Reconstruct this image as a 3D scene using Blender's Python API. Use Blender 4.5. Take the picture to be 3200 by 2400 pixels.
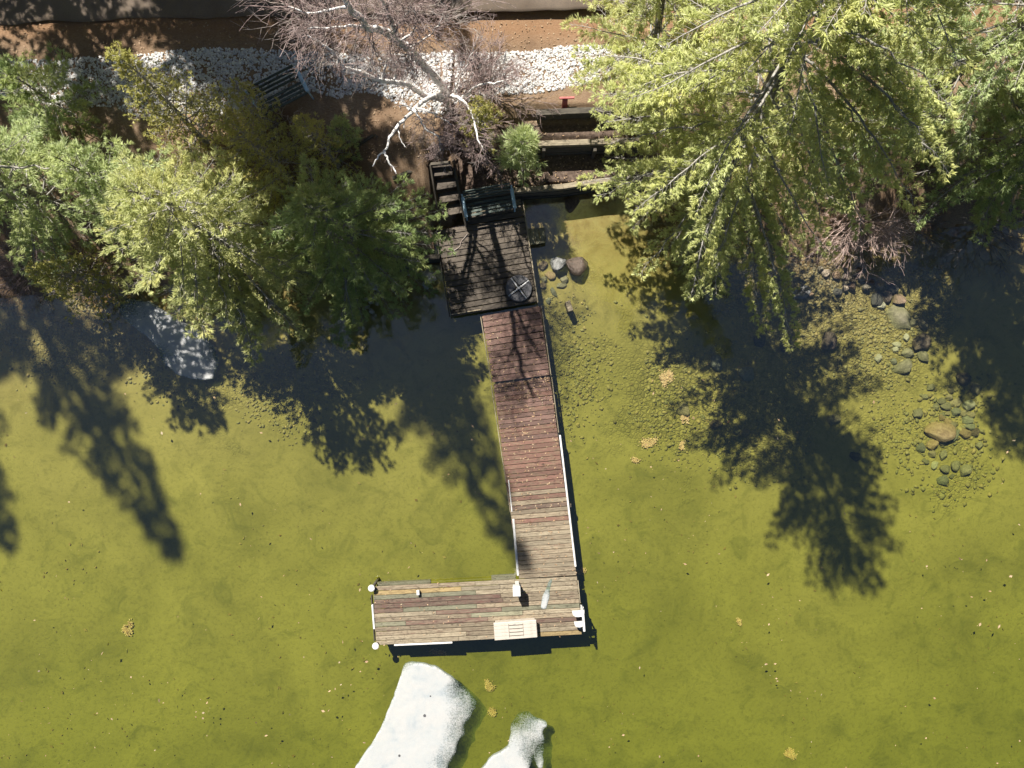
import bpy, bmesh, math, random
import numpy as np
from mathutils import Vector, Matrix

for o in list(bpy.data.objects):
    bpy.data.objects.remove(o, do_unlink=True)
sc = bpy.context.scene
C = sc.collection
rng = np.random.default_rng(7)
random.seed(7)
R = math.radians

# ------------------------------------------------------------------ camera, sky, sun, exposure
CAM_Z = 21.85            # drone height above the lake surface (z = 0), metres
F_PX = 2208.0            # focal length in photograph pixels (3200 wide)
cam_d = bpy.data.cameras.new('camera')
cam = bpy.data.objects.new('camera', cam_d)
C.objects.link(cam)
cam.location = (0, 0, CAM_Z)
cam.rotation_euler = (0, 0, 0)
cam_d.sensor_width = 36.0
cam_d.lens = 36.0 * F_PX / 3200.0
cam_d.clip_end = 500
sc.camera = cam

SUN_EL = R(50)
SH = Vector((0.45, -0.893)).normalized()      # direction shadows fall on the ground
world = bpy.data.worlds.new('World')
sc.world = world
world.use_nodes = True
wnt = world.node_tree
bg = wnt.nodes['Background']
sky = wnt.nodes.new('ShaderNodeTexSky')
sky.sky_type = 'NISHITA'
sky.sun_disc = False
sky.ozone_density = 3.0
sky.sun_elevation = SUN_EL
sky.sun_rotation = math.atan2(-SH.x, -SH.y)
wnt.links.new(sky.outputs[0], bg.inputs[0])
bg.inputs[1].default_value = 0.03
sun_d = bpy.data.lights.new('sun', 'SUN')
sun_d.energy = 5.0
sun_d.angle = R(0.55)
sun_d.color = (1.0, 0.95, 0.86)
sun = bpy.data.objects.new('sun', sun_d)
C.objects.link(sun)
ldir = Vector((SH.x * math.cos(SUN_EL), SH.y * math.cos(SUN_EL), -math.sin(SUN_EL)))
sun.rotation_euler = ldir.to_track_quat('-Z', 'Y').to_euler()
sun.location = (-10, 20, 30)
sc.view_settings.view_transform = 'Standard'
sc.view_settings.look = 'None'
sc.view_settings.gamma = 1.0
sc.view_settings.exposure = 1.2
sc.render.engine = 'CYCLES'
sc.cycles.max_bounces = 6
sc.cycles.diffuse_bounces = 4
sc.cycles.glossy_bounces = 2
sc.cycles.transmission_bounces = 4
sc.cycles.transparent_max_bounces = 12
sc.cycles.caustics_reflective = False
sc.cycles.caustics_refractive = False
sc.cycles.use_denoising = True
sc.cycles.use_adaptive_sampling = True
sc.cycles.adaptive_threshold = 0.02


def P(u, v, z):
    """point at height z that the photograph shows at pixel (u, v)"""
    s = (CAM_Z - z) / F_PX
    return Vector(((u - 1600) * s, (1200 - v) * s, z))


# ------------------------------------------------------------------ node helpers
def nd(nt, typ, ins=None, **props):
    n = nt.nodes.new(typ)
    for k, v in props.items():
        setattr(n, k, v)
    for k, v in (ins or {}).items():
        s = n.inputs[k]
        if isinstance(v, bpy.types.NodeSocket):
            nt.links.new(v, s)
        else:
            s.default_value = v
    return n


def c4(c):
    return (c[0], c[1], c[2], 1.0)


def noise(nt, vec, scale, detail=3.0, rough=0.55, dist=0.0):
    return nd(nt, 'ShaderNodeTexNoise', {'Vector': vec, 'Scale': scale, 'Detail': detail,
              'Roughness': rough, 'Distortion': dist}).outputs['Fac']


def ramp(nt, fac, stops, interp='LINEAR'):
    n = nd(nt, 'ShaderNodeValToRGB', {'Fac': fac})
    cr = n.color_ramp
    cr.interpolation = interp
    while len(cr.elements) < len(stops):
        cr.elements.new(0.5)
    for e, (p, c) in zip(cr.elements, stops):
        e.position = p
        e.color = c4(c) if isinstance(c, (tuple, list)) else (c, c, c, 1)
    return n.outputs['Color']


def mix(nt, fac, a, b, mode='MIX'):
    n = nt.nodes.new('ShaderNodeMix')
    n.data_type = 'RGBA'
    n.blend_type = mode
    for s, v in ((n.inputs[0], fac), (n.inputs[6], a), (n.inputs[7], b)):
        if isinstance(v, bpy.types.NodeSocket):
            nt.links.new(v, s)
        elif isinstance(v, (tuple, list)):
            s.default_value = c4(v)
        else:
            s.default_value = v
    return n.outputs[2]


def mth(nt, op, a, b=0.0):
    n = nt.nodes.new('ShaderNodeMath')
    n.operation = op
    for i, v in enumerate((a, b)):
        if isinstance(v, bpy.types.NodeSocket):
            nt.links.new(v, n.inputs[i])
        else:
            n.inputs[i].default_value = v
    return n.outputs[0]


def new_mat(name):
    m = bpy.data.materials.new(name)
    m.use_nodes = True
    nt = m.node_tree
    b = nt.nodes['Principled BSDF']
    b.inputs['Roughness'].default_value = 0.8
    return m, nt, b


def set_bump(nt, b, h, strength=0.4, dist=0.02):
    n = nd(nt, 'ShaderNodeBump', {'Height': h, 'Strength': strength, 'Distance': dist})
    nt.links.new(n.outputs[0], b.inputs['Normal'])


def tc(nt, which='Object'):
    return nt.nodes.new('ShaderNodeTexCoord').outputs[which]


def geo_pos(nt):
    return nt.nodes.new('ShaderNodeNewGeometry').outputs['Position']


def island(nt):
    return nt.nodes.new('ShaderNodeNewGeometry').outputs['Random Per Island']


def obj_rand(nt):
    return nt.nodes.new('ShaderNodeObjectInfo').outputs['Random']


def plain(name, col, rough=0.6, vary=0.12, scale=9.0, bump=0.15, dirt=None, metal=0.0):
    m, nt, b = new_mat(name)
    v = tc(nt)
    f = noise(nt, v, scale, 5, 0.65)
    d = dirt or tuple(c * (1 - 2.2 * vary) for c in col)
    col_s = ramp(nt, f, [(0.32, d), (0.5, col), (0.8, tuple(min(1, c * (1 + vary)) for c in col))])
    nt.links.new(col_s, b.inputs['Base Color'])
    b.inputs['Roughness'].default_value = rough
    b.inputs['Metallic'].default_value = metal
    set_bump(nt, b, noise(nt, v, scale * 6, 4), bump, 0.01)
    return m


def wood(name, light, mid, dark, paint=None, paint_amt=0.0, rough=0.85, stain=0.35):
    """weathered board, grain along local X, each board different"""
    m, nt, b = new_mat(name)
    v = tc(nt)
    r = obj_rand(nt)
    off = nd(nt, 'ShaderNodeCombineXYZ', {'X': mth(nt, 'MULTIPLY', r, 53.0), 'Y': mth(nt, 'MULTIPLY', r, 31.0), 'Z': 0.0}).outputs[0]
    vv = nd(nt, 'ShaderNodeVectorMath', {0: v, 1: off}, operation='ADD').outputs[0]
    g = nd(nt, 'ShaderNodeMapping', {'Vector': vv, 'Scale': (1.6, 30, 30)}).outputs[0]
    bl = nd(nt, 'ShaderNodeMapping', {'Vector': vv, 'Scale': (1.3, 6.0, 6.0)}).outputs[0]
    grain = noise(nt, g, 1.6, 5, 0.7, 0.4)
    blot = noise(nt, bl, 1.9, 4, 0.65)
    col = ramp(nt, grain, [(0.3, dark), (0.5, mid), (0.72, light)])
    col = mix(nt, ramp(nt, blot, [(0.38, 0.0), (0.62, stain)]), col, tuple(c * 0.42 for c in mid))
    if paint:
        pm = noise(nt, bl, 2.3, 5, 0.72)
        lo = 0.74 - 0.5 * paint_amt
        pcol = mix(nt, grain, tuple(c * 0.72 for c in paint), tuple(min(1, c * 1.25) for c in paint))
        col = mix(nt, ramp(nt, pm, [(lo - 0.05, 0.0), (lo + 0.06, 0.92)]), col, pcol)
    mil = noise(nt, nd(nt, 'ShaderNodeMapping', {'Vector': vv, 'Scale': (9, 22, 22)}).outputs[0], 1.0, 4, 0.75, 0.5)
    patch = noise(nt, nd(nt, 'ShaderNodeMapping', {'Vector': geo_pos(nt), 'Scale': (1, 1, 1)}).outputs[0], 2.2, 4, 0.6)
    col = mix(nt, mth(nt, 'MULTIPLY', ramp(nt, mil, [(0.50, 0.0), (0.64, 0.85)]), ramp(nt, patch, [(0.40, 0.15), (0.62, 1.0)])), col, tuple(c * 0.45 for c in dark))
    # boards differ in tone
    tone = ramp(nt, r, [(0.0, 0.76), (0.5, 0.96), (1.0, 1.2)])
    col = mix(nt, 1.0, col, tone, 'MULTIPLY')
    nt.links.new(col, b.inputs['Base Color'])
    b.inputs['Roughness'].default_value = rough
    set_bump(nt, b, grain, 0.5, 0.006)
    return m


def foliage(name, cols, yellow, trans=0.5, clump=0.9):
    m, nt, b = new_mat(name)
    i = island(nt)
    p = geo_pos(nt)
    base = ramp(nt, i, [(0.0, cols[0]), (0.5, cols[1]), (1.0, cols[2])])
    big = noise(nt, p, clump, 3, 0.6)
    col = mix(nt, ramp(nt, big, [(0.42, 0.0), (0.66, 0.75)]), base, yellow)
    nt.links.new(col, b.inputs['Base Color'])
    b.inputs['Roughness'].default_value = 0.55
    b.inputs['Specular IOR Level'].default_value = 0.35
    tr = nd(nt, 'ShaderNodeBsdfTranslucent', {'Color': mix(nt, 0.35, col, (0.66, 0.70, 0.30))})
    ms = nd(nt, 'ShaderNodeMixShader', {0: trans, 1: b.outputs[0], 2: tr.outputs[0]})
    nt.links.new(ms.outputs[0], nt.nodes['Material Output'].inputs['Surface'])
    return m


def bark(name, c0, c1, c2, scale=14.0, rough=0.85):
    m, nt, b = new_mat(name)
    p = geo_pos(nt)
    f = noise(nt, p, scale, 5, 0.7)
    nt.links.new(ramp(nt, f, [(0.33, c0), (0.5, c1), (0.7, c2)]), b.inputs['Base Color'])
    b.inputs['Roughness'].default_value = rough
    set_bump(nt, b, f, 0.6, 0.02)
    return m


M = {}
M['deck'] = wood('deck_wood', (0.19, 0.155, 0.12), (0.125, 0.10, 0.076), (0.045, 0.035, 0.026), stain=0.45)
M['red'] = wood('red_painted_wood', (0.25, 0.175, 0.13), (0.175, 0.11, 0.083), (0.065, 0.04, 0.03), (0.185, 0.105, 0.085), 0.55)
M['redgrey'] = wood('worn_red_wood', (0.29, 0.21, 0.14), (0.20, 0.13, 0.085), (0.065, 0.04, 0.026), (0.175, 0.088, 0.066), 0.55)
M['grey'] = wood('weathered_wood', (0.42, 0.35, 0.245), (0.27, 0.215, 0.145), (0.075, 0.05, 0.03), (0.15, 0.085, 0.06), 0.28)
M['tan'] = wood('bleached_wood', (0.43, 0.37, 0.26), (0.31, 0.255, 0.175), (0.095, 0.066, 0.04), (0.14, 0.09, 0.065), 0.16, stain=0.35)
M['yellow'] = wood('new_yellow_wood', (0.41, 0.31, 0.155), (0.33, 0.24, 0.11), (0.15, 0.095, 0.04), stain=0.3)
M['green'] = wood('greenish_treated_wood', (0.31, 0.295, 0.20), (0.235, 0.225, 0.15), (0.10, 0.085, 0.05), (0.13, 0.085, 0.06), 0.14, stain=0.3)
M['maroon'] = wood('maroon_flaked_wood', (0.29, 0.225, 0.155), (0.18, 0.125, 0.09), (0.06, 0.037, 0.03), (0.15, 0.075, 0.058), 0.40)
M['timber'] = wood('timber', (0.16, 0.14, 0.105), (0.095, 0.08, 0.06), (0.035, 0.028, 0.021), stain=0.4)
M['timber_pale'] = wood('pale_timber', (0.42, 0.36, 0.255), (0.30, 0.25, 0.17), (0.12, 0.095, 0.06), stain=0.3)
M['white'] = plain('white_plastic', (0.68, 0.67, 0.65), 0.45, 0.05, 6, 0.05, dirt=(0.5, 0.48, 0.44))
M['cream'] = plain('cream_plastic', (0.50, 0.45, 0.385), 0.55, 0.05, 5, 0.05, dirt=(0.40, 0.35, 0.30))
M['blue'] = plain('pale_blue_paint', (0.42, 0.60, 0.72), 0.5, 0.15, 9, 0.1, dirt=(0.14, 0.30, 0.42))
M['slat'] = wood('dark_green_slat', (0.17, 0.20, 0.18), (0.10, 0.125, 0.11), (0.04, 0.05, 0.045), stain=0.3)
M['black'] = plain('black_plastic', (0.075, 0.075, 0.083), 0.42, 0.35, 16, 0.1, dirt=(0.14, 0.13, 0.13))
M['steel'] = plain('galvanised_steel', (0.5, 0.5, 0.5), 0.4, 0.1, 20, 0.05, metal=0.6)
M['redpaint'] = plain('faded_red_paint', (0.47, 0.11, 0.10), 0.55, 0.2, 14, 0.1)
M['concrete'] = plain('concrete', (0.42, 0.43, 0.43), 0.9, 0.12, 5, 0.3)
M['bark'] = bark('pine_bark', (0.10, 0.085, 0.07), (0.24, 0.21, 0.18), (0.42, 0.39, 0.35))
M['bark_lt'] = bark('pale_branch_bark', (0.20, 0.18, 0.155), (0.36, 0.335, 0.30), (0.55, 0.53, 0.49))
M['twig_dk'] = bark('grey_twig', (0.09, 0.08, 0.08), (0.19, 0.17, 0.165), (0.32, 0.30, 0.29))
M['twig_red'] = bark('red_brown_twig', (0.19, 0.125, 0.115), (0.38, 0.28, 0.26), (0.56, 0.47, 0.45), 6)
M['twig_pale'] = bark('pale_twig', (0.24, 0.17, 0.14), (0.42, 0.35, 0.31), (0.58, 0.54, 0.50), 6)
M['twig_pink'] = bark('pink_brown_twig', (0.30, 0.20, 0.17), (0.55, 0.40, 0.35), (0.75, 0.62, 0.56), 6)
M['pine'] = foliage('pine_needles', ((0.33, 0.38, 0.13), (0.54, 0.58, 0.24), (0.70, 0.73, 0.38)), (0.66, 0.65, 0.24))
M['pine_y'] = foliage('yellowish_pine_needles', ((0.32, 0.36, 0.13), (0.53, 0.56, 0.25), (0.69, 0.71, 0.38)), (0.62, 0.59, 0.24))
M['pine_b'] = foliage('cool_pine_needles', ((0.26, 0.34, 0.15), (0.45, 0.54, 0.27), (0.61, 0.68, 0.40)), (0.56, 0.60, 0.26))
M['pine_d'] = foliage('dark_pine_needles', ((0.17, 0.25, 0.10), (0.30, 0.40, 0.165), (0.43, 0.52, 0.23)), (0.42, 0.44, 0.15))
M['cedar'] = foliage('cedar_scales', ((0.25, 0.24, 0.065), (0.44, 0.42, 0.12), (0.59, 0.56, 0.21)), (0.52, 0.45, 0.13))


# birch bark: white with dark lenticel bands
def birch_mat():
    m, nt, b = new_mat('birch_bark')
    p = geo_pos(nt)
    f = noise(nt, p, 7.0, 4, 0.7)
    st = noise(nt, nd(nt, 'ShaderNodeMapping', {'Vector': p, 'Scale': (26, 26, 60)}).outputs[0], 1.0, 3, 0.6)
    col = ramp(nt, f, [(0.3, (0.5, 0.46, 0.43)), (0.5, (0.80, 0.78, 0.75)), (0.7, (0.92, 0.90, 0.88))])
    col = mix(nt, ramp(nt, st, [(0.27, 0.6), (0.36, 0.0)]), col, (0.08, 0.07, 0.065))
    nt.links.new(col, b.inputs['Base Color'])
    b.inputs['Roughness'].default_value = 0.7
    set_bump(nt, b, st, 0.4, 0.01)
    return m


M['birch'] = birch_mat()


def rock_mat(name, c0, c1, c2, rough=0.75):
    m, nt, b = new_mat(name)
    v = tc(nt)
    r = obj_rand(nt)
    off = nd(nt, 'ShaderNodeVectorMath', {0: v, 1: nd(nt, 'ShaderNodeCombineXYZ', {'X': mth(nt, 'MULTIPLY', r, 40.0)}).outputs[0]}, operation='ADD').outputs[0]
    f = noise(nt, off, 3.0, 6, 0.72, 0.5)
    sp = noise(nt, off, 16.0, 3, 0.7)
    col = ramp(nt, f, [(0.3, c0), (0.5, c1), (0.7, c2)])
    col = mix(nt, ramp(nt, sp, [(0.35, 0.45), (0.5, 0.0)]), col, tuple(c * 0.4 for c in c1))
    col = mix(nt, 1.0, col, ramp(nt, r, [(0.0, 0.78), (1.0, 1.2)]), 'MULTIPLY')
    nt.links.new(col, b.inputs['Base Color'])
    b.inputs['Roughness'].default_value = rough
    set_bump(nt, b, mth(nt, 'ADD', mth(nt, 'MULTIPLY', f, 2.0), sp), 0.6, 0.05)
    return m


RM = {
    'grey': rock_mat('grey_stone', (0.13, 0.13, 0.125), (0.26, 0.26, 0.25), (0.42, 0.42, 0.41)),
    'dark': rock_mat('dark_stone', (0.05, 0.046, 0.04), (0.10, 0.092, 0.08), (0.17, 0.16, 0.14)),
    'tan': rock_mat('tan_stone', (0.21, 0.165, 0.115), (0.34, 0.275, 0.20), (0.45, 0.38, 0.29)),
    'orange': rock_mat('rusty_stone', (0.22, 0.14, 0.085), (0.36, 0.25, 0.155), (0.47, 0.35, 0.235)),
    'brown': rock_mat('brown_stone', (0.06, 0.045, 0.032), (0.14, 0.10, 0.075), (0.27, 0.20, 0.155), 0.4),
    'olive': rock_mat('olive_stone', (0.16, 0.14, 0.10), (0.26, 0.23, 0.165), (0.36, 0.32, 0.24)),
    'pale': rock_mat('pale_stone', (0.38, 0.35, 0.30), (0.53, 0.49, 0.42), (0.65, 0.61, 0.54)),
    'green': rock_mat('grey_green_stone', (0.15, 0.14, 0.115), (0.24, 0.23, 0.19), (0.34, 0.325, 0.275)),
    'white': rock_mat('white_stone', (0.44, 0.44, 0.43), (0.58, 0.58, 0.56), (0.70, 0.70, 0.68)),
}


# ------------------------------------------------------------------ mesh helpers
def mesh_np(name, V, F, mat, parent=None, smooth=False):
    V = np.asarray(V, dtype=np.float32)
    F = np.asarray(F, dtype=np.int32)
    me = bpy.data.meshes.new(name)
    k = F.shape[1]
    me.vertices.add(len(V))
    me.vertices.foreach_set('co', V.ravel())
    me.loops.add(F.size)
    me.loops.foreach_set('vertex_index', F.ravel())
    me.polygons.add(len(F))
    me.polygons.foreach_set('loop_start', np.arange(0, F.size, k, dtype=np.int32))
    if smooth:
        me.polygons.foreach_set('use_smooth', np.ones(len(F), dtype=bool))
    me.update(calc_edges=True)
    me.validate()
    if mat:
        me.materials.append(mat)
    o = bpy.data.objects.new(name, me)
    C.objects.link(o)
    if parent:
        o.parent = parent
    return o


def bm_obj(name, bm, mat, parent=None, smooth=False):
    me = bpy.data.meshes.new(name)
    bmesh.ops.recalc_face_normals(bm, faces=bm.faces)
    bm.to_mesh(me)
    bm.free()
    if smooth:
        for p in me.polygons:
            p.use_smooth = True
    me.materials.append(mat)
    o = bpy.data.objects.new(name, me)
    C.objects.link(o)
    if parent:
        o.parent = parent
    return o


def tag(o, label, cat, group=None, kind=None):
    if label:
        o['label'] = label
    if cat:
        o['category'] = cat
    if group:
        o['group'] = group
    if kind:
        o['kind'] = kind
    return o


def thing(name, label, cat, loc=(0, 0, 0), rz=0.0, group=None):
    o = bpy.data.objects.new(name, None)
    C.objects.link(o)
    o.location = loc
    o.rotation_euler = (0, 0, rz)
    o.empty_display_size = 0.2
    return tag(o, label, cat, group)


def structure(o):
    o['kind'] = 'structure'
    return o


def box_bm(bm, cx, cy, cz, sx, sy, sz, bevel=0.0, rot=None):
    r = bmesh.ops.create_cube(bm, size=1.0)
    vs = r['verts']
    for v in vs:
        v.co = Vector((v.co.x * sx, v.co.y * sy, v.co.z * sz))
    if bevel:
        es = list({e for v in vs for e in v.link_edges})
        rb = bmesh.ops.bevel(bm, geom=es, offset=bevel, segments=2, affect='EDGES', profile=0.5)
        vs = list({v for f in rb['faces'] for v in f.verts} | {v for v in vs if v.is_valid})
    if rot is not None:
        bmesh.ops.rotate(bm, verts=vs, cent=(0, 0, 0), matrix=rot)
    bmesh.ops.translate(bm, verts=vs, vec=(cx, cy, cz))
    return vs


def box(name, parent, mat, c, s, bevel=0.006, rot=None):
    bm = bmesh.new()
    box_bm(bm, 0, 0, 0, s[0], s[1], s[2], min(bevel, min(s) * 0.45), rot)
    o = bm_obj(name, bm, mat, parent)
    o.location = c
    return o


def cyl(name, parent, mat, c, r0, r1, h, seg=20, bevel=0.0):
    bm = bmesh.new()
    bmesh.ops.create_cone(bm, cap_ends=True, segments=seg, radius1=r0, radius2=r1, depth=h)
    if bevel:
        es = [e for e in bm.edges if all(v.co.z > 0 for v in e.verts)]
        bmesh.ops.bevel(bm, geom=es, offset=bevel, segments=2, affect='EDGES')
    o = bm_obj(name, bm, mat, parent)
    o.location = c
    return o


def tubes(name, segs, mat, parent=None, sides=4):
    """segs: list of (p0, p1, r0, r1)"""
    if not len(segs):
        return None
    A = np.array([s[0] for s in segs], dtype=np.float64)
    B = np.array([s[1] for s in segs], dtype=np.float64)
    r0 = np.array([s[2] for s in segs])
    r1 = np.array([s[3] for s in segs])
    D = B - A
    L = np.linalg.norm(D, axis=1, keepdims=True)
    D = D / np.maximum(L, 1e-6)
    ref = np.where(np.abs(D[:, 2:3]) > 0.9, np.array([[1.0, 0, 0]]), np.array([[0, 0, 1.0]]))
    S = np.cross(D, ref)
    S /= np.maximum(np.linalg.norm(S, axis=1, keepdims=True), 1e-6)
    T = np.cross(D, S)
    n = len(segs)
    V = np.zeros((n, 2 * sides, 3))
    for k in range(sides):
        a = 2 * math.pi * k / sides
        off = S * math.cos(a) + T * math.sin(a)
        V[:, k] = A + off * r0[:, None]
        V[:, sides + k] = B + D * (r1 * 0.5)[:, None] + off * r1[:, None]
    F = []
    base = np.arange(n)[:, None] * 2 * sides
    for k in range(sides):
        k2 = (k + 1) % sides
        F.append(np.concatenate([base + k, base + k2, base + sides + k2, base + sides + k], axis=1))
    return mesh_np(name, V.reshape(-1, 3), np.concatenate(F), mat, parent, smooth=True)


def path_segs(pts, radii):
    return [(tuple(pts[i]), tuple(pts[i + 1]), radii[i], radii[i + 1]) for i in range(len(pts) - 1)]


def smooth_path(pts, n=4):
    """Catmull-Rom through the points"""
    pts = [Vector(p) for p in pts]
    if len(pts) < 3:
        return pts
    e = [pts[0] * 2 - pts[1]] + pts + [pts[-1] * 2 - pts[-2]]
    out = []
    for i in range(1, len(e) - 2):
        p0, p1, p2, p3 = e[i - 1], e[i], e[i + 1], e[i + 2]
        for k in range(n):
            t = k / n
            out.append(0.5 * ((2 * p1) + (p2 - p0) * t + (2 * p0 - 5 * p1 + 4 * p2 - p3) * t * t + (3 * p1 - p0 - 3 * p2 + p3) * t ** 3))
    out.append(pts[-1])
    return out


# ------------------------------------------------------------------ terrain
def vn(x, y, seed, freq):
    """cheap smooth value noise, vectorised"""
    x = np.asarray(x, dtype=np.float64) * freq + seed * 17.13
    y = np.asarray(y, dtype=np.float64) * freq + seed * 9.71
    xi, yi = np.floor(x), np.floor(y)
    fx, fy = x - xi, y - yi
    fx, fy = fx * fx * (3 - 2 * fx), fy * fy * (3 - 2 * fy)

    def h(a, b):
        s = np.sin(a * 127.1 + b * 311.7 + seed * 74.7) * 43758.5453
        return s - np.floor(s)
    return (h(xi, yi) * (1 - fx) + h(xi + 1, yi) * fx) * (1 - fy) + (h(xi, yi + 1) * (1 - fx) + h(xi + 1, yi + 1) * fx) * fy - 0.5


SHORE_PX = [(-1500, 930), (0, 930), (400, 905), (700, 870), (1000, 835), (1180, 812), (1360, 800), (1400, 740), (1440, 650), (1500, 628),
            (1640, 612), (1860, 588), (2000, 600), (2150, 640), (2300, 715), (2450, 800), (2600, 800), (2800, 745), (3000, 705), (3200, 690), (4200, 680)]
SX = np.array([(u - 1600) * CAM_Z / F_PX for u, v in SHORE_PX])
SY = np.array([(1200 - v) * CAM_Z / F_PX for u, v in SHORE_PX])


def shore_y(x):
    return np.interp(x, SX, SY)


W1A, W1B = P(1430, 612, 0.78), P(1875, 568, 0.78)      # lower retaining wall line
W2A, W2B = P(1640, 449, 1.42), P(2010, 438, 1.42)      # upper one
W3A, W3B = P(1640, 349, 1.78), P(2010, 337, 1.78)      # top timber


def line_y(a, b, x):
    return a.y + (b.y - a.y) * (x - a.x) / (b.x - a.x)


def sstep(a, b, x):
    t = np.clip((x - a) / (b - a), 0, 1)
    return t * t * (3 - 2 * t)


def ground_z(x, y):
    x = np.asarray(x, dtype=np.float64)
    y = np.asarray(y, dtype=np.float64)
    d = y - shore_y(x)
    bump = vn(x, y, 1, 0.5) * 0.08 + vn(x, y, 2, 1.7) * 0.035
    # smooth bank
    bank = np.minimum(0.05 + 0.56 * d, 1.95 + 0.012 * np.clip(d, 0, 10)) + bump * sstep(0, 1, d)
    # left of the stairs: wall at the water, then slope
    left = np.clip(0.50 + 0.46 * (y - 3.8), 0.5, 1.9) + bump * 0.6
    wl = sstep(-5.2, -4.4, x) * (1 - sstep(-2.0, -1.9, x))
    bank = bank * (1 - wl) + left * wl
    # terraces right of the stairs
    y1, y2, y3 = line_y(W1A, W1B, x), line_y(W2A, W2B, x), line_y(W3A, W3B, x)
    ter = np.where(y > y3 + 0.06, 1.85 + 0.012 * (y - y3), np.where(y > y2 + 0.06, 1.45, np.where(y > y1 + 0.05, 0.80, -0.05))) + bump * 0.5
    wt = sstep(-1.70, -1.66, x) * (1 - sstep(3.0, 4.2, x))
    # stair slot
    land = bank * (1 - wt) + ter * wt
    ws = sstep(-2.45, -2.40, x) * (1 - sstep(-1.72, -1.66, x)) * (1 - sstep(6.4, 6.9, y))
    slot = np.clip(0.15 + (y - 4.75) * 0.72, -0.05, 1.75)
    land = land * (1 - ws) + slot * ws
    deep = np.clip(-d, 0, 60)
    bed = -(0.05 + 0.26 * (1 - np.exp(-deep / 3.4)) + 0.027 * deep) + bump * 0.6
    inl = sstep(-0.03, 0.05, d)
    return bed * (1 - inl) + np.maximum(land, bed) * inl


def axis(lo, hi, flo, fhi, step):
    a = list(np.arange(flo, fhi, step))
    left, s, p = [], step, flo
    while p > lo:
        s *= 1.35
        p -= s
        left.append(p)
    right, s, p = [], step, a[-1]
    while p < hi:
        s *= 1.35
        p += s
        right.append(p)
    return np.array(left[::-1] + a + right)


gx = axis(-150, 150, -18, 18, 0.11)
gy = axis(-150, 150, -13, 14, 0.11)
GX, GY = np.meshgrid(gx, gy)
GZ = ground_z(GX, GY)
nxg, nyg = len(gx), len(gy)
ii, jj = np.meshgrid(np.arange(nxg - 1), np.arange(nyg - 1))
q = (jj * nxg + ii).ravel()
quads = np.stack([q, q + 1, q + nxg + 1, q + nxg], axis=1)
fcx = 0.5 * (GX[:-1, :-1] + GX[1:, 1:]).ravel()
fcy = 0.5 * (GY[:-1, :-1] + GY[1:, 1:]).ravel()
isbed = fcy < shore_y(fcx) + 0.02
Vg = np.stack([GX.ravel(), GY.ravel(), GZ.ravel()], axis=1)


def sub_sheet(name, sel, mat):
    f = quads[sel]
    used = np.unique(f)
    remap = np.zeros(len(Vg), dtype=np.int64)
    remap[used] = np.arange(len(used))
    return structure(mesh_np(name, Vg[used], remap[f], mat, smooth=True))


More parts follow.
